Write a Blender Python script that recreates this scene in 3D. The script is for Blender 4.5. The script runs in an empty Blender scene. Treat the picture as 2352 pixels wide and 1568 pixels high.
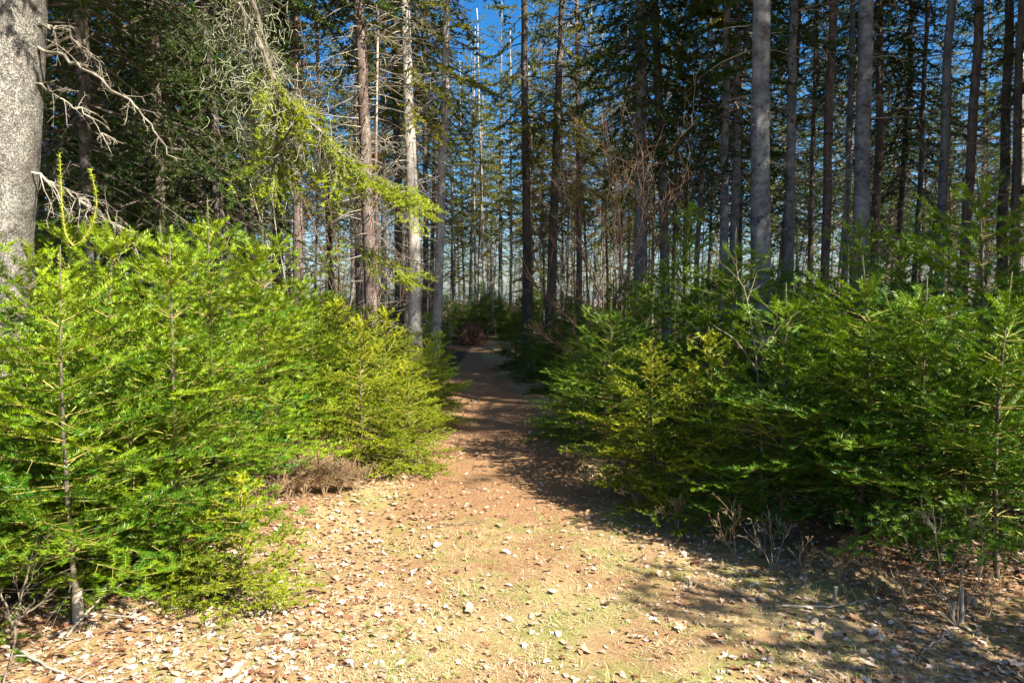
import bpy, math, random
import numpy as np
from mathutils import Vector, Matrix, Quaternion

SC = bpy.context.scene
COL = SC.collection
R = math.radians
# ------------------------------------------------------------------ camera
CAM_H = 1.6
FPX = 1600.0            # focal length in pixels of a 2352 px wide picture
PITCH = math.atan(94 / FPX)
cam_d = bpy.data.cameras.new('camera')
cam_d.sensor_width = 36.0
cam_d.lens = 36.0 * FPX / 2352.0
cam_d.clip_start = 0.05
cam_d.clip_end = 2000
cam = bpy.data.objects.new('camera', cam_d)
COL.objects.link(cam)
cam.location = (0, 0, CAM_H)
cam.rotation_euler = (math.pi / 2 - PITCH, 0, 0)
SC.camera = cam

# ------------------------------------------------------------------ sky and sun
SUN_AZ = 50.0           # degrees to the right of straight behind the camera
SUN_EL = 41.0
az = R(SUN_AZ)
to_sun = Vector((math.sin(az) * math.cos(R(SUN_EL)), -math.cos(az) * math.cos(R(SUN_EL)), math.sin(R(SUN_EL))))
w = bpy.data.worlds.new('World')
SC.world = w
w.use_nodes = True
nt = w.node_tree
bg = nt.nodes['Background']
sky = nt.nodes.new('ShaderNodeTexSky')
sky.sky_type = 'NISHITA'
sky.sun_disc = False
sky.sun_elevation = R(SUN_EL)
sky.sun_rotation = math.atan2(to_sun.x, to_sun.y)
sky.altitude = 200
sky.air_density = 1.0
sky.dust_density = 1.8
sky.ozone_density = 3.5
hs = nt.nodes.new('ShaderNodeHueSaturation'); hs.inputs['Saturation'].default_value = 1.4
nt.links.new(sky.outputs[0], hs.inputs['Color'])
nt.links.new(hs.outputs[0], bg.inputs[0])
bg.inputs[1].default_value = 0.066
sl = bpy.data.lights.new('sun', 'SUN')
sl.energy = 5.0
sl.angle = R(0.55)
sl.color = (1.0, 0.93, 0.80)
so = bpy.data.objects.new('sun', sl)
COL.objects.link(so)
so.rotation_euler = to_sun.to_track_quat('Z', 'Y').to_euler()
so.location = to_sun * 50
SC.view_settings.view_transform = 'Standard'
SC.view_settings.look = 'None'
SC.view_settings.exposure = 1.72
SC.view_settings.gamma = 1.0
SC.cycles.max_bounces = 6
SC.cycles.diffuse_bounces = 3
SC.cycles.glossy_bounces = 2
SC.cycles.transmission_bounces = 4
SC.cycles.use_denoising = True

# ------------------------------------------------------------------ helpers
RNG = np.random.default_rng(7)
random.seed(11)

def P(px, py, d):
    """point seen at picture position (px, py) of the 2352x1568 photo, d metres ahead"""
    u = (px - 1176) / FPX
    v = (784 - py) / FPX
    c, s = math.cos(PITCH), math.sin(PITCH)
    dy = c + v * s
    dz = -s + v * c
    k = d / dy
    return Vector((u * k, d, CAM_H + dz * k))

def gz(x, y):
    x = np.asarray(x, float); y = np.asarray(y, float)
    return (0.035 * np.sin(x * 0.9 + 1.3) * np.cos(y * 0.7 + 0.4) + 0.02 * np.sin(x * 2.3 + y * 1.7)
            + 0.10 * np.clip((np.abs(x) - 3) / 10, 0, 1) * np.sin(x * 0.31 + y * 0.23)
            + 0.25 * np.clip((y - 20) / 12, 0, 1))

def G(px, py):
    """ground point seen at picture position"""
    lo, hi = 1.5, 80.0
    for _ in range(40):
        m = (lo + hi) / 2
        p = P(px, py, m)
        if p.z > float(gz(p.x, p.y)): lo = m
        else: hi = m
    p = P(px, py, lo)
    return p

def tag(o, label=None, cat=None, group=None, kind=None):
    if label: o['label'] = label
    if cat: o['category'] = cat
    if group: o['group'] = group
    if kind: o['kind'] = kind
    return o

def empty(name, loc=(0, 0, 0), rz=0.0):
    o = bpy.data.objects.new(name, None)
    COL.objects.link(o)
    o.location = loc
    o.rotation_euler = (0, 0, rz)
    o.empty_display_size = 0.2
    return o

class Geo:
    def __init__(s):
        s.V = []; s.F = []; s.A = []; s.n = 0
    def add(s, V, F, a=None):
        V = np.asarray(V, float).reshape(-1, 3)
        F = np.asarray(F, np.int64).reshape(-1, 3)
        s.V.append(V); s.F.append(F + s.n)
        if a is None: a = np.full(len(V), 0.5)
        s.A.append(np.broadcast_to(np.asarray(a, float), (len(V),)))
        s.n += len(V)
    def mesh(s, name, mat, smooth=False):
        V = np.concatenate(s.V); F = np.concatenate(s.F); A = np.concatenate(s.A)
        me = bpy.data.meshes.new(name)
        me.vertices.add(len(V)); me.vertices.foreach_set('co', V.astype(np.float32).ravel())
        me.loops.add(len(F) * 3); me.loops.foreach_set('vertex_index', F.astype(np.int32).ravel())
        me.polygons.add(len(F))
        me.polygons.foreach_set('loop_start', np.arange(0, len(F) * 3, 3, dtype=np.int32))
        me.polygons.foreach_set('loop_total', np.full(len(F), 3, np.int32))
        if smooth: me.polygons.foreach_set('use_smooth', np.ones(len(F), bool))
        at = me.attributes.new('tone', 'FLOAT', 'POINT')
        at.data.foreach_set('value', A.astype(np.float32))
        me.materials.append(mat)
        me.update(calc_edges=True)
        return me
    def build(s, name, mat, parent=None, smooth=False):
        o = bpy.data.objects.new(name, s.mesh(name, mat, smooth))
        COL.objects.link(o)
        if parent: o.parent = parent
        return o

def mobj(name, me, parent=None):
    o = bpy.data.objects.new(name, me)
    COL.objects.link(o)
    if parent: o.parent = parent
    return o

def tube(g, pts, rad, sides=6, a=0.5, cap=True, ncross=None):
    pts = np.asarray(pts, float); n = len(pts)
    rad = np.broadcast_to(np.asarray(rad, float), (n,)) if np.ndim(rad) < 2 else rad
    t = np.gradient(pts, axis=0); t /= np.linalg.norm(t, axis=1)[:, None] + 1e-9
    ref = np.array([1.0, 0.02, 0.03]) if abs(t[0][0]) < 0.8 else np.array([0.02, 0.05, 1.0])
    u = np.cross(t, ref); u /= np.linalg.norm(u, axis=1)[:, None] + 1e-9
    v = np.cross(t, u)
    th = np.linspace(0, 2 * np.pi, sides, endpoint=False)
    rr = rad[:, None] * np.ones(sides) if rad.ndim == 1 else rad
    V = pts[:, None, :] + rr[:, :, None] * (np.cos(th)[None, :, None] * u[:, None, :] + np.sin(th)[None, :, None] * v[:, None, :])
    V = V.reshape(-1, 3)
    i = np.arange(n - 1)[:, None] * sides + np.arange(sides)[None, :]
    j = np.arange(n - 1)[:, None] * sides + (np.arange(sides)[None, :] + 1) % sides
    F = np.concatenate([np.stack([i, i + sides, j], -1).reshape(-1, 3), np.stack([j, i + sides, j + sides], -1).reshape(-1, 3)])
    if cap:
        V = np.vstack([V, pts[-1:]]); k = len(V) - 1
        b = (n - 1) * sides
        F = np.vstack([F, np.array([[b + q, k, b + (q + 1) % sides] for q in range(sides)])])
    g.add(V, F, a)

def norm(v):
    return v / (np.linalg.norm(v, axis=-1, keepdims=True) + 1e-9)

class Segs:
    """straight wood segments with a radius at each end and a needle flag"""
    def __init__(s): s.d = []
    def add(s, a, b, ra, rb, nl, up, tone, first=0.0): s.d.append((*a, *b, ra, rb, nl, *up, tone, first))
    def arr(s): return np.array(s.d, float)

def prisms(g, A, B, ra, rb, tone, sides=3):
    n = len(A)
    if n == 0: return
    t = norm(B - A)
    ref = np.where(np.abs(t[:, 2:3]) < 0.9, np.array([[0, 0, 1.0]]), np.array([[1.0, 0, 0]]))
    u = norm(np.cross(t, ref)); v = np.cross(t, u)
    Vs = []
    for base, r in ((A, ra), (B, rb)):
        for q in range(sides):
            th = 2 * math.pi * q / sides
            Vs.append(base + r[:, None] * (math.cos(th) * u + math.sin(th) * v))
    V = np.stack(Vs, 1)                                   # n, 2*sides, 3
    f = []
    for q in range(sides):
        q2 = (q + 1) % sides
        f += [[q, q2, sides + q], [q2, sides + q2, sides + q]]
    f = np.array(f)
    F = (np.arange(n)[:, None, None] * (2 * sides) + f[None]).reshape(-1, 3)
    g.add(V.reshape(-1, 3), F, np.repeat(tone, 2 * sides))

def needles(g, S, length, width, spacing, rng, flat=True, rows=2, lift=0.25, taper=True):
    S = S[S[:, 8] > 0.5]
    if len(S) == 0: return
    A, B = S[:, 0:3], S[:, 3:6]; up = S[:, 9:12]; tone = S[:, 12]
    L = np.linalg.norm(B - A, axis=1)
    cnt = np.maximum(2, (L / spacing).astype(int))
    idx = np.repeat(np.arange(len(S)), cnt * rows)
    m = len(idx)
    f = rng.random(m)
    ax = norm(B - A)[idx]
    U = norm(up - np.sum(up * norm(B - A), axis=1, keepdims=True) * norm(B - A))[idx]
    Wd = np.cross(ax, U)
    if flat:
        side = np.where(rng.random(m) < 0.5, -1.0, 1.0)
        phi = side * (math.pi / 2 - np.abs(rng.normal(0, lift, m)))
        phi = phi * np.where(rng.random(m) < 0.12, 0.25, 1.0)
    else:
        phi = rng.uniform(-math.pi, math.pi, m) * 0.82
    perp = np.cos(phi)[:, None] * U + np.sin(phi)[:, None] * Wd
    fw = rng.normal(0.62, 0.18, m)[:, None]
    D = norm(perp + fw * ax + rng.normal(0, 0.08, (m, 3)))
    ln = length * rng.uniform(0.75, 1.15, m)
    base = A[idx] + (B - A)[idx] * f[:, None]
    wv = norm(np.cross(D, U + rng.normal(0, 0.35, (m, 3))))
    wv = norm(ax * 0.8 + wv * 0.4) if flat else wv
    wd = width * rng.uniform(0.8, 1.2, m)
    V = np.stack([base - wv * wd[:, None] * 0.5, base + wv * wd[:, None] * 0.5, base + D * ln[:, None] + wv * wd[:, None] * 0.15], 1).reshape(-1, 3)
    F = np.arange(m * 3).reshape(-1, 3)
    tn = np.clip(tone[idx] + rng.normal(0, 0.05, m), 0, 1)
    g.add(V, F, np.repeat(tn, 3))

# ------------------------------------------------------------------ materials
def mat(name):
    m = bpy.data.materials.new(name); m.use_nodes = True
    n = m.node_tree.nodes; l = m.node_tree.links
    return m, n, l, n['Principled BSDF'], n['Material Output']

def ramp(n, stops):
    r = n.new('ShaderNodeValToRGB')
    e = r.color_ramp.elements
    while len(e) < len(stops): e.new(0.5)
    for x, (p, c) in zip(e, stops):
        x.position = p; x.color = (*c, 1)
    return r

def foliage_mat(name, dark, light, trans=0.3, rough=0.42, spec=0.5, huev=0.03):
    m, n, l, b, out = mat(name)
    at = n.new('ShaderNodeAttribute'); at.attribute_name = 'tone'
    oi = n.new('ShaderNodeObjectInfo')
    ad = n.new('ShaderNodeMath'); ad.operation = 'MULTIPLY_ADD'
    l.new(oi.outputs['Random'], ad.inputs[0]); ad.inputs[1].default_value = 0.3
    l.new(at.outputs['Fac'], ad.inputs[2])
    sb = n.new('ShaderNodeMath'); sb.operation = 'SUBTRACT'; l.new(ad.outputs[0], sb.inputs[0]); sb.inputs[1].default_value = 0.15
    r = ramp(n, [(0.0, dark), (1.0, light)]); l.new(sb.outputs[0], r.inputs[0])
    l.new(r.outputs[0], b.inputs['Base Color'])
    b.inputs['Roughness'].default_value = rough
    b.inputs['Specular IOR Level'].default_value = spec
    tr = n.new('ShaderNodeBsdfTranslucent')
    hs = n.new('ShaderNodeHueSaturation'); hs.inputs['Value'].default_value = 1.35; hs.inputs['Saturation'].default_value = 1.1
    hs.inputs['Hue'].default_value = 0.5 - huev * 0.5
    l.new(r.outputs[0], hs.inputs['Color']); l.new(hs.outputs[0], tr.inputs[0])
    mx = n.new('ShaderNodeMixShader'); mx.inputs[0].default_value = trans
    l.new(b.outputs[0], mx.inputs[1]); l.new(tr.outputs[0], mx.inputs[2]); l.new(mx.outputs[0], out.inputs[0])
    return m

M = {}
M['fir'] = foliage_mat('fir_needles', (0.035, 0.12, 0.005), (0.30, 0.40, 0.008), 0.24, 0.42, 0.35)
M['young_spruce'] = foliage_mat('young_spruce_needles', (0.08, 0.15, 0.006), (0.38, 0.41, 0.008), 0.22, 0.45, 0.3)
M['shade_fir'] = foliage_mat('shaded_needles', (0.02, 0.085, 0.006), (0.18, 0.30, 0.007), 0.22, 0.42, 0.35)  # darker than the fir needles: the bank's shade is put into the colour
M['crown_dark'] = foliage_mat('shaded_spruce_crown', (0.012, 0.045, 0.007), (0.08, 0.125, 0.012), 0.25, 0.5, 0.3)  # kept near black so the crowns carry their shade in the colour
M['crown_light'] = foliage_mat('sunlit_crown', (0.07, 0.10, 0.010), (0.30, 0.28, 0.03), 0.35, 0.5, 0.3)  # yellower crown green with sunlight put into the colour
M['limb'] = foliage_mat('limb_needles', (0.10, 0.18, 0.008), (0.36, 0.42, 0.015), 0.35, 0.45, 0.4)

def wood_mat(name, c0, c1, scale=20, rough=0.85, bump=0.0):
    m, n, l, b, out = mat(name)
    tc = n.new('ShaderNodeTexCoord'); nz = n.new('ShaderNodeTexNoise'); nz.inputs['Scale'].default_value = scale; nz.inputs['Detail'].default_value = 4
    l.new(tc.outputs['Object'], nz.inputs['Vector'])
    r = ramp(n, [(0.3, c0), (0.7, c1)]); l.new(nz.outputs[0], r.inputs[0])
    l.new(r.outputs[0], b.inputs['Base Color']); b.inputs['Roughness'].default_value = rough
    b.inputs['Specular IOR Level'].default_value = 0.25
    return m
M['twig'] = wood_mat('young_shoot_bark', (0.20, 0.18, 0.045), (0.42, 0.36, 0.09), 12)
M['stem'] = wood_mat('sapling_bark', (0.06, 0.05, 0.035), (0.17, 0.14, 0.10), 25)
M['dead'] = wood_mat('dead_twigs', (0.15, 0.13, 0.10), (0.42, 0.37, 0.30), 5)
M['dead_dark'] = wood_mat('dead_dark_twigs', (0.05, 0.04, 0.03), (0.16, 0.13, 0.10), 5)
M['limbwood'] = wood_mat('lichened_limb', (0.09, 0.075, 0.055), (0.30, 0.27, 0.21), 18)
M['lichen'] = wood_mat('beard_lichen', (0.22, 0.24, 0.14), (0.42, 0.43, 0.31), 9)
M['redshrub'] = wood_mat('reddish_shrub_bark', (0.075, 0.045, 0.03), (0.19, 0.12, 0.075), 9)
M['paleshrub'] = wood_mat('pale_shrub_bark', (0.13, 0.105, 0.075), (0.30, 0.25, 0.18), 9)
M['dryweed'] = wood_mat('dry_weed', (0.20, 0.13, 0.07), (0.42, 0.30, 0.17), 7)
M['cutwood'] = wood_mat('cut_wood', (0.30, 0.20, 0.11), (0.5, 0.36, 0.22), 30)
M['rootwood'] = wood_mat('root_mass', (0.07, 0.035, 0.02), (0.25, 0.13, 0.07), 6)

def bark_mat(name, c0, c1, lichen, lich_amt, vscale=2.5, sc=9.0, crack=0.5, bump=0.5):
    """bark: stretched cells with dark cracks, blotches and pale lichen patches"""
    m, n, l, b, out = mat(name)
    tc = n.new('ShaderNodeTexCoord'); oi = n.new('ShaderNodeObjectInfo'); geo = n.new('ShaderNodeNewGeometry')
    mp = n.new('ShaderNodeMapping'); l.new(geo.outputs['Position'], mp.inputs['Vector'])
    mp.inputs['Scale'].default_value = (1, 1, 1 / vscale)
    vo = n.new('ShaderNodeTexVoronoi'); vo.feature = 'DISTANCE_TO_EDGE'; vo.inputs['Scale'].default_value = sc * 3
    nz = n.new('ShaderNodeTexNoise'); nz.inputs['Scale'].default_value = sc; nz.inputs['Detail'].default_value = 6; nz.inputs['Roughness'].default_value = 0.65
    l.new(mp.outputs[0], nz.inputs['Vector'])
    wa = n.new('ShaderNodeMix'); wa.data_type = 'VECTOR'; wa.inputs[0].default_value = 0.3
    l.new(mp.outputs[0], wa.inputs[4]); l.new(nz.outputs[1], wa.inputs[5]); l.new(wa.outputs[1], vo.inputs['Vector'])
    r = ramp(n, [(0.3, c0), (0.72, c1)]); l.new(nz.outputs[0], r.inputs[0])
    lz = n.new('ShaderNodeTexNoise'); lz.inputs['Scale'].default_value = 5.5; lz.inputs['Detail'].default_value = 7; lz.inputs['Roughness'].default_value = 0.7
    l.new(geo.outputs['Position'], lz.inputs['Vector'])
    lr = ramp(n, [(0.50 - 0.12 * lich_amt, (0, 0, 0)), (0.66, (1, 1, 1))]); l.new(lz.outputs[0], lr.inputs[0])
    mu = n.new('ShaderNodeMath'); mu.operation = 'MULTIPLY'; l.new(lr.outputs[0], mu.inputs[0]); mu.inputs[1].default_value = lich_amt
    m1 = n.new('ShaderNodeMix'); m1.data_type = 'RGBA'; l.new(mu.outputs[0], m1.inputs[0]); l.new(r.outputs[0], m1.inputs[6]); m1.inputs[7].default_value = (*lichen, 1)
    cr = ramp(n, [(0.0, (1 - crack,) * 3), (0.09, (1, 1, 1))]); l.new(vo.outputs['Distance'], cr.inputs[0])
    m2 = n.new('ShaderNodeMix'); m2.data_type = 'RGBA'; m2.blend_type = 'MULTIPLY'; m2.inputs[0].default_value = 1
    l.new(m1.outputs[2], m2.inputs[6]); l.new(cr.outputs[0], m2.inputs[7])
    l.new(m2.outputs[2], b.inputs['Base Color']); b.inputs['Roughness'].default_value = 0.85; b.inputs['Specular IOR Level'].default_value = 0.25
    sm = n.new('ShaderNodeMath'); sm.operation = 'ADD'; l.new(cr.outputs[0], sm.inputs[0]); l.new(nz.outputs[0], sm.inputs[1])
    bp = n.new('ShaderNodeBump'); bp.inputs['Strength'].default_value = bump; bp.inputs['Distance'].default_value = 0.012
    l.new(sm.outputs[0], bp.inputs['Height']); l.new(bp.outputs[0], b.inputs['Normal'])
    return m
M['b_big'] = bark_mat('old_fir_bark', (0.12, 0.105, 0.09), (0.32, 0.285, 0.245), (0.50, 0.48, 0.42), 0.75, 1.4, 14, 0.28, 1.8)
M['b_white'] = bark_mat('pale_sunlit_bark', (0.33, 0.29, 0.25), (0.55, 0.50, 0.44), (0.62, 0.60, 0.54), 0.5, 2.2, 7, 0.4, 0.4)  # partly real pale bark, partly sunlight put into the colour
M['b_grey'] = bark_mat('smooth_grey_bark', (0.045, 0.048, 0.055), (0.25, 0.25, 0.26), (0.46, 0.46, 0.44), 0.7, 0.5, 13, 0.35, 0.9)
M['b_brown'] = bark_mat('flaky_brown_bark', (0.09, 0.06, 0.048), (0.26, 0.19, 0.155), (0.38, 0.35, 0.30), 0.4, 3.0, 9, 0.6, 0.8)
M['b_dark'] = bark_mat('dark_spruce_bark', (0.06, 0.05, 0.042), (0.16, 0.13, 0.11), (0.25, 0.25, 0.22), 0.35, 2.5, 9, 0.5, 0.6)
M['b_red'] = bark_mat('reddish_thin_bark', (0.20, 0.10, 0.06), (0.36, 0.21, 0.14), (0.4, 0.33, 0.26), 0.2, 3.0, 9, 0.4, 0.4)

# ------------------------------------------------------------------ ground and path
PATH = [(1200, 1568, 1.5), (1190, 1400, 1.35), (1170, 1250, 1.15), (1150, 1130, .78), (1145, 1060, .62), (1140, 1000, .55),
        (1140, 940, .46), (1122, 890, .42), (1096, 855, .40), (1076, 828, .38), (1066, 812, .38), (1070, 800, .38)]
pc = [(0.0, -1.0, 1.5)] + [(*G(a, b)[:2], c) for a, b, c in PATH]
pc.append((pc[-1][0] - 2.0, pc[-1][1] + 8, .5))
pc = np.array(pc)
pc = pc[np.argsort(pc[:, 1])]
def path_x(y): return np.interp(y, pc[:, 1], pc[:, 0])
def path_w(y): return np.interp(y, pc[:, 1], pc[:, 2])
def path_mask(x, y):
    d = np.abs(x - path_x(y)) / path_w(y)
    return np.clip(1.6 - d, 0, 1) * (y > 3.9) * np.clip((y - 3.9) / 2.5, 0, 1) * (y < pc[-1, 1])

def ground_material():
    m, n, l, b, out = mat('forest_floor')
    geo = n.new('ShaderNodeNewGeometry'); pos = geo.outputs['Position']
    def noise(s, d=6, r=0.6, off=0):
        z = n.new('ShaderNodeTexNoise'); z.inputs['Scale'].default_value = s; z.inputs['Detail'].default_value = d; z.inputs['Roughness'].default_value = r
        if off:
            mp = n.new('ShaderNodeMapping'); mp.inputs['Location'].default_value = (off, off * .7, 0); l.new(pos, mp.inputs[0]); l.new(mp.outputs[0], z.inputs['Vector'])
        else: l.new(pos, z.inputs['Vector'])
        return z
    def mix(f, a, c, blend='MIX'):
        x = n.new('ShaderNodeMix'); x.data_type = 'RGBA'; x.blend_type = blend
        if isinstance(f, float): x.inputs[0].default_value = f
        else: l.new(f, x.inputs[0])
        for s, v in ((6, a), (7, c)):
            if isinstance(v, tuple): x.inputs[s].default_value = (*v, 1)
            else: l.new(v, x.inputs[s])
        return x.outputs[2]
    straw = ramp(n, [(0.28, (0.27, 0.18, 0.08)), (0.5, (0.44, 0.32, 0.155)), (0.72, (0.58, 0.47, 0.26))]); l.new(noise(38, 8, .75).outputs[0], straw.inputs[0])
    duff = ramp(n, [(0.3, (0.14, 0.075, 0.035)), (0.55, (0.35, 0.20, 0.10)), (0.75, (0.55, 0.37, 0.21))]); l.new(noise(55, 8, .8, 3).outputs[0], duff.inputs[0])
    green = ramp(n, [(0.3, (0.11, 0.16, 0.025)), (0.7, (0.28, 0.36, 0.08))]); l.new(noise(60, 6, .7, 5).outputs[0], green.inputs[0])
    gm = ramp(n, [(0.50, (0, 0, 0)), (0.63, (1, 1, 1))]); l.new(noise(1.9, 6, .65, 9).outputs[0], gm.inputs[0])
    dm = ramp(n, [(0.42, (0, 0, 0)), (0.60, (1, 1, 1))]); l.new(noise(1.3, 6, .7, 21).outputs[0], dm.inputs[0])
    c = mix(dm.outputs[0], straw.outputs[0], duff.outputs[0])
    gmm = n.new('ShaderNodeMath'); gmm.operation = 'MULTIPLY'; l.new(gm.outputs[0], gmm.inputs[0]); gmm.inputs[1].default_value = 0.6
    c = mix(gmm.outputs[0], c, green.outputs[0])
    at = n.new('ShaderNodeAttribute'); at.attribute_name = 'tone'
    pn = noise(7, 5, .7, 4)
    ad = n.new('ShaderNodeMath'); ad.operation = 'MULTIPLY_ADD'; l.new(pn.outputs[0], ad.inputs[0]); ad.inputs[1].default_value = 0.9; l.new(at.outputs['Fac'], ad.inputs[2])
    pr = ramp(n, [(0.75, (0, 0, 0)), (1.1 if False else 1.0, (1, 1, 1))]); l.new(ad.outputs[0], pr.inputs[0])
    c = mix(pr.outputs[0], c, duff.outputs[0])
    # tone > 1 marks wood floor under the trees: mixed to a darker brown
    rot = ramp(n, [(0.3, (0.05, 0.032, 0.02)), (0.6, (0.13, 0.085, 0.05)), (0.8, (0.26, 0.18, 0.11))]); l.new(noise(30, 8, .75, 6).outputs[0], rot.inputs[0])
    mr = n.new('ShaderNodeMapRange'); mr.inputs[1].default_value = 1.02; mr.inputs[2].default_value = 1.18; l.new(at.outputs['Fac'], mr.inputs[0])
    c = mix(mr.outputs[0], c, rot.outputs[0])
    l.new(c, b.inputs['Base Color'])
    b.inputs['Roughness'].default_value = 0.95; b.inputs['Specular IOR Level'].default_value = 0.15
    bn = noise(70, 8, .8, 2)
    bp = n.new('ShaderNodeBump'); bp.inputs['Strength'].default_value = 0.9; bp.inputs['Distance'].default_value = 0.02
    l.new(bn.outputs[0], bp.inputs['Height']); l.new(bp.outputs[0], b.inputs['Normal'])
    return m
M['ground'] = ground_material()

def spaced(lo, hi, near_lo, near_hi, fine, grow):
    xs = list(np.arange(near_lo, near_hi + 1e-6, fine))
    s = fine
    while xs[-1] < hi: s *= grow; xs.append(xs[-1] + s)
    s = fine
    while xs[0] > lo: s *= grow; xs.insert(0, xs[0] - s)
    return np.array(xs)
gx = spaced(-600, 600, -5, 5, 0.09, 1.12); gy = spaced(-60, 900, 1.5, 26, 0.09, 1.12)
X, Y = np.meshgrid(gx, gy)
r2 = np.random.default_rng(3)
Z = gz(X, Y) + r2.normal(0, 0.004, X.shape)
pm = path_mask(X, Y)
Z = Z - 0.025 * np.clip(pm, 0, 1)
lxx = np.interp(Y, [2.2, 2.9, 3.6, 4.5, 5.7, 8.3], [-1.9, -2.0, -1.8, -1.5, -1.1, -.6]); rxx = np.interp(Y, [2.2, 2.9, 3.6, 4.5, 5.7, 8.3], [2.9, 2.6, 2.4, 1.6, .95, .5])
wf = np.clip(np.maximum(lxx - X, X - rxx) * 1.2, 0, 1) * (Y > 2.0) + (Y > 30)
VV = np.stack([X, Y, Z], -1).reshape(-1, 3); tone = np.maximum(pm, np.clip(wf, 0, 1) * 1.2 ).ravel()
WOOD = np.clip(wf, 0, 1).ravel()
ny, nx = X.shape
i = (np.arange(ny - 1)[:, None] * nx + np.arange(nx - 1)[None, :]).ravel()
quads = np.stack([i, i + 1, i + nx + 1, i + nx], -1)
cx = VV[quads].mean(1)
rag = 0.25 * np.sin(cx[:, 1] * 5.1) + 0.15 * np.sin(cx[:, 1] * 13.7 + 1)
inpath = (np.abs(cx[:, 0] - path_x(cx[:, 1])) < path_w(cx[:, 1]) * (1.0 + 0.25 * rag)) & (cx[:, 1] > 5.2) & (cx[:, 1] < pc[-1, 1])
for nm, sel in (('ground', ~inpath), ('path', inpath)):
    q = quads[sel]; t3 = np.concatenate([q[:, [0, 1, 2]], q[:, [0, 2, 3]]])
    used, inv = np.unique(t3.ravel(), return_inverse=True)
    g = Geo(); g.add(VV[used], inv.reshape(-1, 3), tone[used])
    o = g.build(nm, M['ground'], smooth=True)
    tag(o, kind='structure')

# ------------------------------------------------------------------ branch generator shared by saplings and crowns
def spray(S, rng, p, d, L, up, r0, step, bare, lat_ang, lat_ratio, droop, curl, depth, tone, min_l, jit=0.08):
    """a flat needled branch with paired side shoots, added to S"""
    n = max(2, int(round(L / step)))
    seg = L / n
    d = np.array(d, float); p = np.array(p, float)
    up = np.array(up, float)
    for k in range(n):
        f = k / n
        d = norm(d + np.array([0, 0, droop * seg + curl * seg * (f - 0.35)]) + rng.normal(0, jit * 0.5, 3))
        q = p + d * seg
        ra = r0 * (1 - f) + 0.0008; rb = r0 * (1 - f - 1 / n) + 0.0008
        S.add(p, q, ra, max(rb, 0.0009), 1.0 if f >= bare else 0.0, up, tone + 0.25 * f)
        if depth > 0 and k < n - 0 and f > bare * 0.55:
            side = norm(np.cross(d, up))
            rem = L * (1 - f - 0.5 / n)
            for sgn in (-1, 1):
                if rng.random() < 0.10: continue
                a = R(lat_ang) * rng.uniform(0.8, 1.15)
                ld = norm(d * math.cos(a) + side * sgn * math.sin(a) + up * rng.normal(0.04, 0.2))
                ll = rem * lat_ratio * rng.uniform(0.7, 1.2)
                ll = max(ll, min_l * rng.uniform(0.7, 1.1))
                spray(S, rng, q, ld, ll, up, r0 * 0.5 * (1 - f) + 0.0005, step, 0.0 if depth == 1 else bare * 0.6, lat_ang, lat_ratio * 0.9, droop, curl, depth - 1,
                      tone + rng.normal(0, 0.07), min_l * 0.8, jit)
        p = q

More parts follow.
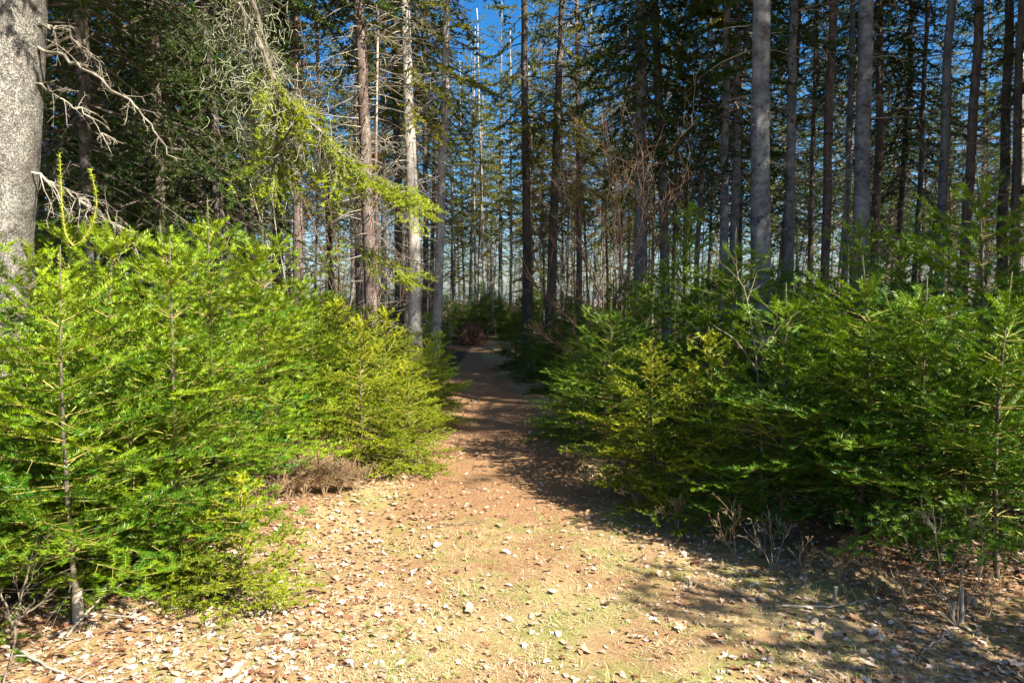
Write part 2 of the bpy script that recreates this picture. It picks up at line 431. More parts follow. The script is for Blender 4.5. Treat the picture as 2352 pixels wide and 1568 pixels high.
def sapling_mesh(seed, H, Rmax, kind, shape=0.9, low=0.12, leaders=1, density=1.0):
    """returns (stem mesh, shoots mesh, foliage mesh) for a young conifer of height H"""
    rng = np.random.default_rng(seed)
    S = Segs(); st = Geo()
    n = 14
    bend = rng.normal(0, 0.02, 2)
    zs = np.linspace(0, H, n)
    cxs = bend[0] * H * np.sin(zs / H * 3); cys = bend[1] * H * np.sin(zs / H * 2.5)
    pts = np.stack([cxs, cys, zs], 1)
    tube(st, pts, 0.013 * H / 2 * (1 - zs / H) ** 0.8 + 0.0022, 6)
    def at(z): return np.array([np.interp(z, zs, cxs), np.interp(z, zs, cys), z])
    fir = kind == 'fir'
    for _ in range(26):
        z = rng.uniform(.04, max(.3, low * 1.6)) * H; a = rng.uniform(0, 6.28); L = Rmax * rng.uniform(.2, .6); p = at(z); d = np.array([math.cos(a), math.sin(a), rng.uniform(-.2, .3)])
        pt = [p]
        for q in range(4): d = norm(d + rng.normal(0, .2, 3)); p = p + d * L / 4; pt.append(p)
        tube(st, pt, [.003, .0025, .002, .0016, .001], 3)
    z = low * H
    top = H * (0.86 if fir else 0.9)
    while z < top:
        f = (z - low * H) / (H - low * H)
        rad = Rmax * (1 - f) ** shape * rng.uniform(0.9, 1.08)
        rad *= min(1.0, 0.72 + f * 3)
        whorl = rng.integers(6, 8) if fir else rng.integers(5, 7)
        a0 = rng.uniform(0, 6.28)
        zr = rng.normal(0, .03)
        for k in range(int(round(whorl * density))):
            a = a0 + 6.283 * k / whorl + rng.normal(0, 0.22)
            zz = z + rng.normal(0, 0.015)
            L = max(0.09, rad * rng.uniform(0.75, 1.15))
            el = R(10 + 34 * f ** 1.2) if fir else R(6 + 38 * f ** 1.1)
            el += rng.normal(0, 0.17)
            d = np.array([math.cos(a) * math.cos(el), math.sin(a) * math.cos(el), math.sin(el)])
            up = norm(np.array([-math.cos(a) * math.sin(el), -math.sin(a) * math.sin(el), math.cos(el)]) + rng.normal(0, 0.24, 3))
            spray(S, rng, at(zz), d, L, up, 0.002 + 0.003 * L, 0.105 if fir else 0.065, 0.2 if L > 0.3 else 0.03, 44 if fir else 48,
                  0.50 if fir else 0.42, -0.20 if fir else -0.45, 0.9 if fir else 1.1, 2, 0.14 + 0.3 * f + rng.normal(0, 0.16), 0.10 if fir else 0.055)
        gap = (0.135 if fir else 0.10) * (H / 2.0) ** 0.4
        # small shoots between the whorls
        for k in range(3):
            a = rng.uniform(0, 6.28); zz = z + gap * rng.uniform(0.2, 0.8); el = R(20 + 30 * f)
            d = np.array([math.cos(a) * math.cos(el), math.sin(a) * math.cos(el), math.sin(el)])
            spray(S, rng, at(zz), d, rad * 0.4 * rng.uniform(0.5, 1), norm(np.array([-d[0] * .4, -d[1] * .4, 1])), 0.003, 0.08, 0.0, 48, 0.5, -0.2, 0.8, 1, 0.3 + 0.3 * f, 0.05)
        z += gap * (0.85 + 0.9 * f ** 2) * rng.uniform(0.85, 1.15)
    # leader with short needles all round, and a crown of top shoots
    tp = at(top)
    for k in range(5):
        a = k * 1.256 + rng.normal(0, 0.2); el = R(rng.uniform(38, 58))
        d = np.array([math.cos(a) * math.cos(el), math.sin(a) * math.cos(el), math.sin(el)])
        spray(S, rng, tp, d, H * 0.075 * rng.uniform(0.7, 1.2), norm(np.array([-d[0], -d[1], 0.6])), 0.003, 0.05, 0.0, 45, 0.3, 0.1, 0.4, 1, 0.7, 0.04)
    A = S.arr()
    fo = Geo(); tw = Geo()
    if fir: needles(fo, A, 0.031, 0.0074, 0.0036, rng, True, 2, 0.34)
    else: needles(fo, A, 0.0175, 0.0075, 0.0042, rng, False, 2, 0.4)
    L2 = Segs()
    for a, b in zip(np.linspace(0.70, 0.98, 8)[:-1] * H, np.linspace(0.70, 0.98, 8)[1:] * H):
        L2.add(at(a), at(b), 0.003, 0.002, 1.0, (1, 0, 0), 0.75)
    needles(fo, L2.arr(), 0.016, 0.004, 0.006, rng, False, 3)
    prisms(tw, A[:, 0:3], A[:, 3:6], A[:, 6], A[:, 7], A[:, 12])
    return st, tw, fo, len(A)

SAPV = {}
def sap_variant(key, seed, H, Rm, kind, matname, **k):
    st, tw, fo, n = sapling_mesh(seed, H, Rm, kind, **k)
    SAPV[key] = (st.mesh('stem', M['stem']), tw.mesh('shoots', M['twig']), fo.mesh('foliage', M[matname]), H)
sap_variant('fir_a', 1, 2.0, 0.80, 'fir', 'fir', low=.19)
sap_variant('fir_b', 2, 2.0, 0.72, 'fir', 'fir', shape=0.8, low=.17)
sap_variant('fir_c', 3, 2.0, 0.90, 'fir', 'fir', shape=1.0, low=0.06)
sap_variant('spruce_a', 4, 1.4, 0.60, 'spruce', 'young_spruce', low=0.03)
sap_variant('spruce_b', 5, 1.4, 0.66, 'spruce', 'young_spruce', shape=0.8, low=0.03)
sap_variant('small', 6, 0.8, 0.40, 'spruce', 'young_spruce', low=0.02)
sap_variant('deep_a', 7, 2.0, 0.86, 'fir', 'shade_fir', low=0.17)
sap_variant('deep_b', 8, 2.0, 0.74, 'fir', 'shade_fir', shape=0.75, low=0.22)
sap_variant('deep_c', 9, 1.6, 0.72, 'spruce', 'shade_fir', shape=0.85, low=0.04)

GL = 'young firs and spruces crowding the left side of the path'
GR = 'young firs and spruces crowding the right side of the path'
GF = 'young evergreens of the understorey further along the path'
def sapling(key, px, py, h, label, group, wide=1.0, rz=None, name=None, d=None, lean=(0, 0), x=None):
    """px,py: picture position of the foot (or px and distance d)"""
    if x is not None: p = Vector((x, d, 0))
    elif d is None: p = G(px, py)
    else: p = P(px, 700, d)
    p.z = float(gz(p.x, p.y)) - 0.02
    st, tw, fo, H = SAPV[key]
    nm = name or ('young_spruce' if ('spruce' in key or key in ('small', 'deep_c')) else 'young_fir')
    e = empty(nm, p, random.uniform(0, 6.28) if rz is None else rz)
    e.rotation_euler.x = lean[0]; e.rotation_euler.y = lean[1]
    s = h / H; e.scale = (s * wide, s * wide, s)
    tag(e, label, 'young fir' if nm == 'young_fir' else 'young spruce', group)
    for n_, me in (('stem', st), ('shoots', tw), ('foliage', fo)): mobj(n_, me, e)
    return e

def hgt(py, d): return P(1176, py, d).z
# left bank --------------------------------------------------------------
twin = sapling('fir_a', 180, 1425, 1.85, 'near young fir whose top forks into two long curved upright leaders in a U', GL, 1.05)
sapling('fir_c', -60, 1400, 2.05, 'bright young fir cut by the left edge of the picture, beside the thick pale trunk', GL, 1.1)
sapling('small', 545, 1395, 0.72, 'knee-high yellow-green spruce seedling alone in front of the near left firs', GL, 1.1)
sapling('small', 480, 1375, 0.50, 'smallest spruce seedling at the left foot of the knee-high one by the leaf litter', GL, 1.0)
sapling('fir_b', 410, 1310, 1.95, 'broad young fir right of the fork-topped one, its lower boughs reaching over the leaf litter', GL, 1.1)
sapling('fir_c', 300, 1240, 2.15, 'tall young fir standing just behind the fork-topped fir', GL, 1.0)
sapling('fir_a', 500, 1190, 2.35, 'tall bright fir with a bare straight tip in front of the dark brown leaning trunk', GL, 1.0)
sapling('fir_b', 615, 1095, 2.3, 'tall bright fir with long level top shoots under the drooping lichen-hung limb', GL, .92)
sapling('fir_a', 90, 1180, 2.15, 'young fir behind the leftmost one, half hiding the foot of the thick pale trunk', GL)
sapling('fir_b', 725, 1035, 1.75, 'mid-height fir beside the brown weed patch on the left bank', GL)
sapling('spruce_a', 835, 1085, 1.5, 'yellow-green young spruce bulging toward the path right of the brown weed patch', GL, 1.15)
sapling('spruce_b', 930, 1075, 1.05, 'rounded sunlit spruce nearest the path on the left, where the sunlight ends', GL, 1.2)
sapling('spruce_a', 890, 1015, 1.6, 'sunlit spruce behind the rounded one at the left edge of the path', GL, 1.1)
sapling('spruce_b', 990, 985, 1.15, 'last sunlit spruce on the left, touching the path where its shade begins', GL, 1.1)
sapling('spruce_a', 775, 1010, 1.7, 'yellow-green spruce in the second row left of the path', GL, 1.0)
sapling('deep_c', 1010, 935, 1.2, 'shaded dark spruce overhanging the path just past the sunlit left ones', GL, 1.0)
sapling('deep_c', 985, 900, 1.5, 'shaded spruce in front of the foot of the slim dark-topped trunk left of the path', GL, 1.0)
sapling('fir_c', 395, 1110, 2.3, 'second-row fir between the fork-topped fir and the one with the bare straight tip', GL)
sapling('fir_b', 180, 1060, 2.5, 'tall back-row fir on the left, with its crown before the darkest crowns', GL)
sapling('fir_a', 590, 1030, 2.2, 'back-row fir on the left, showing in the gap below the drooping limb', GL, .9)
sapling('fir_c', -150, 1200, 2.4, 'fir whose boughs reach in from beyond the left edge of the picture', GL)
sapling('spruce_b', 660, 985, 1.9, 'back-row yellow-green spruce under the lower tip of the drooping limb', GL, .9)
sapling('spruce_a', 850, 930, 1.6, 'spruce at the foot of the flaky brown trunk left of the pale one', GL)
sapling('spruce_b', 935, 915, 1.2, 'low spruce at the foot of the pale sunlit trunk', GL)
sapling('fir_b', 20, 1010, 2.8, 'fir rising behind the thick pale trunk on the left', GL)
sapling('fir_a', 760, 975, 1.9, 'fir rising just left of the foot of the flaky brown trunk, behind the weed patch', GL)
sapling('fir_c', 690, 1000, 2.0, 'broad back-row fir directly behind the brown weed patch', GL)
sapling('fir_c', 85, 1375, 1.0, 'low young fir filling the lower left corner, under the boughs of the fork-topped fir', GL, 1.2)
sapling('fir_c', 300, 1335, 1.05, 'low young fir between the fork-topped fir and the knee-high seedling', GL, 1.2)
# right bank -------------------------------------------------------------
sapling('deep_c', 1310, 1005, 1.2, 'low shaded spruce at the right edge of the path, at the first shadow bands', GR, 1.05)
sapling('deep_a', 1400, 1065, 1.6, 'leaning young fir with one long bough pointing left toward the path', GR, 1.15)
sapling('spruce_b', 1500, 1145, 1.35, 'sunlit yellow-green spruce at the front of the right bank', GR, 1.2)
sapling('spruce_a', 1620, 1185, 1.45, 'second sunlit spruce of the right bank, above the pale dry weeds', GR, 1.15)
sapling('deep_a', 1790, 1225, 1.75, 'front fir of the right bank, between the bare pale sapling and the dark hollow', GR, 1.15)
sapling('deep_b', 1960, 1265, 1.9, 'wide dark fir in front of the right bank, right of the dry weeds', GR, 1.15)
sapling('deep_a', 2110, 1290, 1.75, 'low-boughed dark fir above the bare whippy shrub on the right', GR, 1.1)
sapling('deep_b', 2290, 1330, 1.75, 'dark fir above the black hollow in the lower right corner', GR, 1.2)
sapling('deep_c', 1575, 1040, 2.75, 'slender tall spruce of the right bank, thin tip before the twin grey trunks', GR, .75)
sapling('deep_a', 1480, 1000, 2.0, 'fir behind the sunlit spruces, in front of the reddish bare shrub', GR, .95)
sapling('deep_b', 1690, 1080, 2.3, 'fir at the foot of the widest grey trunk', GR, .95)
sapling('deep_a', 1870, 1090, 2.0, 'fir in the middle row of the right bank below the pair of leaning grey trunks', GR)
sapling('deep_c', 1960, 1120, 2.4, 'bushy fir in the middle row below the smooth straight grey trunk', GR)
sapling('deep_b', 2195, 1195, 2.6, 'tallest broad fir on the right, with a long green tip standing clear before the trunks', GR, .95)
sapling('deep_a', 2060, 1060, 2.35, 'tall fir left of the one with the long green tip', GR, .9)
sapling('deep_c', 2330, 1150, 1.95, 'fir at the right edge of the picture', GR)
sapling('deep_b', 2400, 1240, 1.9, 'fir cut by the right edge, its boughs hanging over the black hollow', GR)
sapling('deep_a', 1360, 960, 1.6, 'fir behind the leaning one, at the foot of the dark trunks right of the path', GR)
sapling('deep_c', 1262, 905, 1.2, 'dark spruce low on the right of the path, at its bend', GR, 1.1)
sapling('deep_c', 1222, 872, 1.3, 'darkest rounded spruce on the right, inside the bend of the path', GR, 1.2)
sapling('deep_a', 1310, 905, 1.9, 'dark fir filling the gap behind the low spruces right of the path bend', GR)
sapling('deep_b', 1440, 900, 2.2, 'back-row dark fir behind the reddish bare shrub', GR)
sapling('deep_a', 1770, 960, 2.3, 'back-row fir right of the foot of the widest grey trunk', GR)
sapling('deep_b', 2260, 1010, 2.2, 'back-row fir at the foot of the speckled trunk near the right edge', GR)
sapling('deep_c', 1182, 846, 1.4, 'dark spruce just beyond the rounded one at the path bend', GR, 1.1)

# ------------------------------------------------------------------ tall trees
def crown_mesh(seed, H, Rmax, cb, kind, thin=1.0, whorl=5, gap=0.33, wd=0.030, ln=0.075, sp=0.0125):
    """crown of a tall conifer from height cb to H; returns (boughs, foliage)"""
    rng = np.random.default_rng(seed)
    S = Segs(); z = cb
    while z < H - 0.3:
        f = (z - cb) / (H - cb)
        prof = Rmax * min(1.0, 0.55 + f * 2.2) * (1 - f) ** 0.75 + 0.15
        a0 = rng.uniform(0, 6.28)
        for k in range(whorl):
            if rng.random() > thin: continue
            a = a0 + 6.283 * k / whorl + rng.normal(0, 0.25)
            L = prof * rng.uniform(0.55, 1.15)
            el = R(-18 + 50 * f) + rng.normal(0, 0.14)
            d = np.array([math.cos(a) * math.cos(el), math.sin(a) * math.cos(el), math.sin(el)])
            up = norm(np.array([-math.cos(a) * math.sin(el), -math.sin(a) * math.sin(el), math.cos(el)]) + rng.normal(0, 0.2, 3))
            spray(S, rng, np.array([0, 0, z + rng.normal(0, 0.08)]), d, L, up, 0.010 + 0.008 * L, 0.20, 0.28, 55, 0.42, -0.30, 0.75, 1,
                  0.35 + rng.normal(0, 0.16), 0.22, 0.12)
        z += gap * rng.uniform(0.8, 1.2)
    A = S.arr()
    fo = Geo(); wo = Geo()
    tube(wo, [[0, 0, cb - .1], [0, 0, (cb + H) / 2], [0, 0, H]], [.03, .02, .006], 5)
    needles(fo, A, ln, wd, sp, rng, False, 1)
    prisms(wo, A[:, 0:3], A[:, 3:6], A[:, 6], A[:, 7], A[:, 12])
    return wo, fo

CROWN = {}
def cv(key, mat_, *a, **k):
    wo, fo = crown_mesh(*a, **k)
    CROWN[key] = (wo.mesh('boughs', M['dead_dark']), fo.mesh('foliage', M[mat_]))
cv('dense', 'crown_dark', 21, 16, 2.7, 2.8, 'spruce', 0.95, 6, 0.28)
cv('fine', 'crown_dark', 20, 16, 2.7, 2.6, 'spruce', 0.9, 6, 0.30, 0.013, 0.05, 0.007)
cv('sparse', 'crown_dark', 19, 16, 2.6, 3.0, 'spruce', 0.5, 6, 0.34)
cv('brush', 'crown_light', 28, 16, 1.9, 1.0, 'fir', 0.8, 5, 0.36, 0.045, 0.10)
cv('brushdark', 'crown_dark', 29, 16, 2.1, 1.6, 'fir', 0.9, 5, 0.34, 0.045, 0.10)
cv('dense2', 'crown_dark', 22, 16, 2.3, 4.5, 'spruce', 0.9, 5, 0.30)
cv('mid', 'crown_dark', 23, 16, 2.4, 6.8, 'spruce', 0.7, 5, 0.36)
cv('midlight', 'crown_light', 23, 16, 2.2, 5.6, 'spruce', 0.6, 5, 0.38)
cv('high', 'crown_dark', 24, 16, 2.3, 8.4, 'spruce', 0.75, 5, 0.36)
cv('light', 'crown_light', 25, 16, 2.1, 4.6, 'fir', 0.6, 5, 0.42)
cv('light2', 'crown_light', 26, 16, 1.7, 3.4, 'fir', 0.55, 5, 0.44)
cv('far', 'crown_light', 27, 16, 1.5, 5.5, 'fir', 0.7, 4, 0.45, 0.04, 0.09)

def deadwood_mesh(seed, z0, z1, n, Lm, fine=6, r=0.006):
    rng = np.random.default_rng(seed); S = Segs()
    for i in range(n):
        z = rng.uniform(z0, z1); a = rng.uniform(0, 6.283)
        L = Lm * rng.uniform(0.25, 1.0) * (0.55 + 0.45 * (z - z0) / (z1 - z0))
        el = rng.normal(-0.02, 0.2)
        d = np.array([math.cos(a) * math.cos(el), math.sin(a) * math.cos(el), math.sin(el)])
        p = np.array([0, 0, z])
        k = max(3, int(L / 0.16)); seg = L / k; r0 = r * (0.6 + 0.6 * L / Lm)
        for q in range(k):
            d = norm(d + np.array([0, 0, -0.10 + 0.12 * q / k]) + rng.normal(0, 0.09, 3))
            e = p + d * seg
            S.add(p, e, r0 * (1 - q / k) + .0015, r0 * (1 - (q + 1) / k) + .0015, 0, (0, 0, 1), 0.5)
            if q > 0:
                for _ in range(rng.integers(0, max(2, fine // 2))):
                    dd = norm(d * 0.6 + rng.normal(0, 0.6, 3) + np.array([0, 0, -0.15])); b = e.copy()
                    ll = L * 0.28 * rng.uniform(0.3, 1.0)
                    for _s in range(2):
                        dd = norm(dd + rng.normal(0, 0.2, 3) + np.array([0, 0, -0.08])); c = b + dd * ll / 2
                        S.add(b, c, r * .42, r * .25, 0, (0, 0, 1), 0.5); b = c
            p = e
    A = S.arr(); g = Geo()
    tube(g, [[0, 0, z0 - .1], [0, 0, z1 + .1]], .02, 5)
    prisms(g, A[:, 0:3], A[:, 3:6], A[:, 6], A[:, 7], A[:, 12])
    return g
DEAD = {}
DEADG = {'many': (31, 0.7, 9, 175, 1.6), 'many2': (32, 1.0, 10, 170, 2.0), 'some': (33, 1.5, 9, 46, 1.2), 'few': (34, 2.5, 9, 14, 0.8), 'far': (35, 1.0, 9, 45, 1.4)}
for k_, a_ in DEADG.items():
    gg = deadwood_mesh(*a_, r=0.014 if k_ == 'far' else 0.0115)
    DEAD[k_] = {c: gg.mesh('dead_branches', M[c]) for c in ('dead', 'dead_dark')}

def trunk_geo(seed, H, r, sides=12, n=30, wob=0.02, flare=0.35, stubs=0, taper=0.72):
    rng = np.random.default_rng(seed); g = Geo()
    z = np.concatenate([[-0.3], np.linspace(0, H, n)])
    f = np.clip(z / H, 0, 1)
    ox = wob * np.cumsum(rng.normal(0, 0.5, n + 1)); oy = wob * np.cumsum(rng.normal(0, 0.5, n + 1))
    ox -= np.linspace(ox[0], ox[-1], n + 1); oy -= np.linspace(oy[0], oy[-1], n + 1)
    rad = r * (1 - taper * f) + r * flare * np.exp(-np.clip(z, 0, None) * 5)
    th = np.linspace(0, 6.283, sides, endpoint=False)
    rr = rad[:, None] * (1 + 0.04 * np.sin(th * 3 + rng.uniform(0, 6))[None, :] + rng.normal(0, 0.02, (n + 1, sides)))
    tube(g, np.stack([ox, oy, z], 1), rr, sides)
    return g, np.stack([ox, oy, z], 1), rad
def trunk_mesh(seed, r, bark, H=16):
    g_, c_, rr_ = trunk_geo(seed, H, r, 12, 34, 0.022, 0.3)
    return g_.mesh('trunk', M[bark], True)

def knots(g, r, rng, n, z0, z1):
    for _ in range(n):
        z = rng.uniform(z0, z1); a = rng.uniform(0, 6.283); rr = r * (1 - 0.72 * z / 16)
        d = np.array([math.cos(a), math.sin(a), rng.uniform(-.1, .3)])
        p = np.array([0, 0, z]) + d * rr * 0.95
        tube(g, [[0, 0, z], p, p + d * rng.uniform(.03, .12)], [0.02, 0.022, 0.008], 5)

tcount = 0
def tree(name, label, bark, xt, yt, xb, yb, d, wpx, crown, dead, group=None, cat='spruce tree', H=16, deadcol='dead', cs=1.0, nk=0, cz=0.0, trunk=None, rz=None):
    """tall tree whose trunk runs from picture point (xb,yb) up to (xt,yt), d metres away, wpx wide"""
    global tcount
    tcount += 1
    a = P(xb, yb, d); b = P(xt, yt, d)
    sl = (b.x - a.x) / (b.z - a.z)
    z0 = float(gz(a.x, d)); x0 = a.x - sl * (a.z - z0)
    r = wpx * d / FPX / 2
    e = empty(name, (x0, d, z0), 0)
    ang = math.atan(sl)
    e.rotation_euler = (random.uniform(-.01, .01), ang, 0)
    tag(e, label, cat, group)
    t = mobj('trunk', trunk or trunk_mesh(100 + tcount, r * 1.1, bark, H), e)
    if crown:
        wo, fo = CROWN[crown]
        rot = random.uniform(0, 6.28) if rz is None else rz
        for nm, me in (('boughs', wo), ('foliage', fo)):
            c = mobj(nm, me, e); c.rotation_euler.z = rot; c.scale = (cs, cs, H / 16); c.location.z = cz
    if dead:
        c = mobj('dead_branches', DEAD[dead][deadcol], e); c.rotation_euler.z = random.uniform(0, 6.28)
        c.scale = (1, 1, 1)
    if nk:
        g = Geo(); tube(g, [[0, 0, 1], [0, 0, 4], [0, 0, 7.6]], .02, 5); knots(g, r, np.random.default_rng(tcount), nk, 1.2, 7.5)
        g.build('branch_stubs', M['dead_dark'], e)
    return e

GT = 'tall spruces and firs standing on both sides of the path'
# left side
big = tree('old_fir_tree', 'thickest trunk, pale scaly lichened fir cut by the left edge', 'b_big', 8, 0, -10, 600, 5.0, 158, None, None, GT, 'fir tree', 17)
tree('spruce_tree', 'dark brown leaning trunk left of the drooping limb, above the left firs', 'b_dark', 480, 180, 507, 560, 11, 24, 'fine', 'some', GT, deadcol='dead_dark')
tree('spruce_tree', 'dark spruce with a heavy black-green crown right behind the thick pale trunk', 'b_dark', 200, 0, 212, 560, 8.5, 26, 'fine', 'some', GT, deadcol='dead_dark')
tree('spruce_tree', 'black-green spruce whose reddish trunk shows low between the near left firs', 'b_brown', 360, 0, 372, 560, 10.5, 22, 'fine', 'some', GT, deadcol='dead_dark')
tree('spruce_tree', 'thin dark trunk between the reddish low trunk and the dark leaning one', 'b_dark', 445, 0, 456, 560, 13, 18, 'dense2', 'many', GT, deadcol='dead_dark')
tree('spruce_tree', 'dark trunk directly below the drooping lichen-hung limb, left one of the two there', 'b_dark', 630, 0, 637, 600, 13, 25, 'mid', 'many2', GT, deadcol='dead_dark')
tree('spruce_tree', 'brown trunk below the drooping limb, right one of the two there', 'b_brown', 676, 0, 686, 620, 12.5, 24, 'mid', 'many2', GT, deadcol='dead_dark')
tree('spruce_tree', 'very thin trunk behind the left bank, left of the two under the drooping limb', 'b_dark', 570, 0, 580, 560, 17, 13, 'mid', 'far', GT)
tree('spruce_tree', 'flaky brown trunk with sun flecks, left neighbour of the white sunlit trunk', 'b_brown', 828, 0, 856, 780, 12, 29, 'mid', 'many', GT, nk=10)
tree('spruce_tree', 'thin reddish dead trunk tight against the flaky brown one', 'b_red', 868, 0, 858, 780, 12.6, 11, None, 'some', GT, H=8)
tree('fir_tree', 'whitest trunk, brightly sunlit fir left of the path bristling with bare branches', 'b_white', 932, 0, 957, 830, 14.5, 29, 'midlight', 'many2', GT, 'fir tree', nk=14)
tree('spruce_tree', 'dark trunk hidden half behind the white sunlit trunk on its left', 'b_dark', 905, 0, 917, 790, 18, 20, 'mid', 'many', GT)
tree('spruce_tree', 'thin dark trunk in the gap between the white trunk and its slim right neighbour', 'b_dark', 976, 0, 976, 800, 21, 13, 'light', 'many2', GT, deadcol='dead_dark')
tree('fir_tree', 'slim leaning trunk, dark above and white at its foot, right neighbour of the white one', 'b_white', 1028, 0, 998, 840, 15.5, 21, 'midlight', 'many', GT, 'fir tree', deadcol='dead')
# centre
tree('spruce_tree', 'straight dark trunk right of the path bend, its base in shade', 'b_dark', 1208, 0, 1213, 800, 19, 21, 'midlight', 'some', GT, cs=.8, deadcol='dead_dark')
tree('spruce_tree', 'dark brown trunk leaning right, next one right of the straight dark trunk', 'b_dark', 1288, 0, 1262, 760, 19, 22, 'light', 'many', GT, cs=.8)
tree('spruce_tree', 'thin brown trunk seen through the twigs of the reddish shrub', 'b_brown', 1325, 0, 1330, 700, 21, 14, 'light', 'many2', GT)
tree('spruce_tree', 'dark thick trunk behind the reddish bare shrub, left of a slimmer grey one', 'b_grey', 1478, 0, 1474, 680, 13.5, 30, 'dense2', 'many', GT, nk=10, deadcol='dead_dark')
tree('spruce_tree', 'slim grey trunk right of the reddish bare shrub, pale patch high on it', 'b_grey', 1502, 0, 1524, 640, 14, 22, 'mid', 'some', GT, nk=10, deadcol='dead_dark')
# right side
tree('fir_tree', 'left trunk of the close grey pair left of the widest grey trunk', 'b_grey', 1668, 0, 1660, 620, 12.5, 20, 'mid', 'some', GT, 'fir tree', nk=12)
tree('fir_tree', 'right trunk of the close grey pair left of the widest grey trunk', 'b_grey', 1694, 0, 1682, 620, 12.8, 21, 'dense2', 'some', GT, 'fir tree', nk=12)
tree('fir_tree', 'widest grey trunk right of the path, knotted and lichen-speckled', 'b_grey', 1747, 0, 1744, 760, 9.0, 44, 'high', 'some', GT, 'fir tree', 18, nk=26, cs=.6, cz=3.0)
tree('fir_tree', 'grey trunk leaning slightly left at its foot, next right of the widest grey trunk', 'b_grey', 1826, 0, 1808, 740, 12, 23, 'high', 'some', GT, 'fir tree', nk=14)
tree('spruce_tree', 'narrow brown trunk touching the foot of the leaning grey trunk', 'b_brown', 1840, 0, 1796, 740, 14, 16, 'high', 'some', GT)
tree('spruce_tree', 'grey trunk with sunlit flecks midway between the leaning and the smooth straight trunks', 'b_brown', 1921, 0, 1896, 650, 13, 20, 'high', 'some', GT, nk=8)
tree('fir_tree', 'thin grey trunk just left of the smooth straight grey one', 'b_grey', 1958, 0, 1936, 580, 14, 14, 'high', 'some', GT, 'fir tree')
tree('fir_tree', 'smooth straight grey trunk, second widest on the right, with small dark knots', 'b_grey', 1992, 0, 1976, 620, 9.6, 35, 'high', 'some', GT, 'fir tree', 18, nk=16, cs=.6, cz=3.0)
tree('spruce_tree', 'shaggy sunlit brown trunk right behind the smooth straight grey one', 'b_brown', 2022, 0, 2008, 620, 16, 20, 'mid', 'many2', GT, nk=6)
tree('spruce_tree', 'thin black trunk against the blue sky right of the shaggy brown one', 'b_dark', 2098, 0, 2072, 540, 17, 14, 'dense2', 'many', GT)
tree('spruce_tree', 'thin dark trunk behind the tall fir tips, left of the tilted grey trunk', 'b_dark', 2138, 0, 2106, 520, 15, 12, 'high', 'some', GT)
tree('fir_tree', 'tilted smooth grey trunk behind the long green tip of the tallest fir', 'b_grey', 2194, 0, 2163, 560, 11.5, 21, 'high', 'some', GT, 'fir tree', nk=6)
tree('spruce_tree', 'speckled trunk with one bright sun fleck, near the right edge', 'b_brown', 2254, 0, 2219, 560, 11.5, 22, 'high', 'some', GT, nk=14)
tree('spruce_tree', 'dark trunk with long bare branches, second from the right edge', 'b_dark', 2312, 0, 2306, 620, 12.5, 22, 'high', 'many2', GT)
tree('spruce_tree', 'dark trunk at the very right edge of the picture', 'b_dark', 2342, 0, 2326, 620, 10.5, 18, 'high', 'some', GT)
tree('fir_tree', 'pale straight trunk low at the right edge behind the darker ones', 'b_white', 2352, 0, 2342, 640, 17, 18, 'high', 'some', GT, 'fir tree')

# second rank of named positions, and the thin far wood
def back(label, n, x0, x1, d0, d1, crowns, barks, w0, w1, group, seed, deads=('far',), H0=12, H1=16, cat='spruce tree'):
    rr = random.Random(seed)
    meshes = [trunk_mesh(900 + seed * 7 + q, rr.uniform(w0, w1), barks[q % len(barks)], 16) for q in range(4)]
    for i in range(n):
        px = x0 + (x1 - x0) * (i + rr.uniform(.1, .9)) / n
        d = rr.uniform(d0, d1)
        if abs(P(px, 700, d).x - path_x(min(d, pc[-1, 1]))) < 1.0 and d < 30: px += 60
        H = rr.uniform(H0, H1)
        p = P(px, 700, d); p.z = float(gz(p.x, d))
        e = empty('spruce_tree', p, rr.uniform(0, 6.28)); e.rotation_euler.y = rr.gauss(0, .022); e.rotation_euler.x = rr.gauss(0, .022)
        e.scale = (1, 1, H / 16)
        tag(e, label, cat, group)
        mobj('trunk', meshes[rr.randrange(4)], e)
        wo, fo = CROWN[rr.choice(crowns)]
        s = rr.uniform(.75, 1.15)
        for nm, me in (('boughs', wo), ('foliage', fo)):
            c = mobj(nm, me, e); c.scale = (s, s, 1)
        mobj('dead_branches', DEAD[rr.choice(deads)][rr.choice(['dead', 'dead_dark'])], e)
back('black-green spruce of the unlit thicket behind the near left firs and thick pale trunk', 16, -150, 560, 13, 26, ['dense', 'dense2', 'brushdark'], ['b_dark'], .07, .12, 'dark spruces in the thicket on the left', 1, ('many', 'far'))
back('thin spruce with dead brushy branches behind the flaky brown and white trunks', 16, 560, 1010, 19, 42, ['mid', 'light', 'mid', 'midlight'], ['b_brown', 'b_dark'], .06, .12, 'thin spruces behind the white trunk', 2, ('many2', 'far', 'many'))
back('slender olive-crowned tree in the light at the far end of the path', 10, 1020, 1420, 31, 50, ['light', 'light2', 'midlight', 'light2'], ['b_grey', 'b_brown', 'b_white'], .06, .11, 'slender trees at the far end of the path', 3, ('far', 'some'))
back('thin sunlit olive spruce seen between the grey trunks on the right', 20, 1420, 1960, 19, 42, ['light', 'mid', 'dense2', 'midlight', 'light2'], ['b_brown', 'b_dark', 'b_grey'], .06, .12, 'thin spruces behind the grey trunks', 4, ('many2', 'far'))
back('thin spruce with bare whorls against the blue sky at the far right', 18, 1960, 2440, 18, 42, ['mid', 'dense2', 'light', 'light2'], ['b_dark', 'b_brown'], .06, .12, 'thin spruces at the far right', 5, ('many2', 'far', 'many'))
back('pale thin trunk standing in the bright gap where the path ends', 24, 1000, 1450, 27, 48, ['light2', 'far'], ['b_white', 'b_grey'], .045, .09, 'pale thin trunks where the path ends', 7, ('some', 'far'))
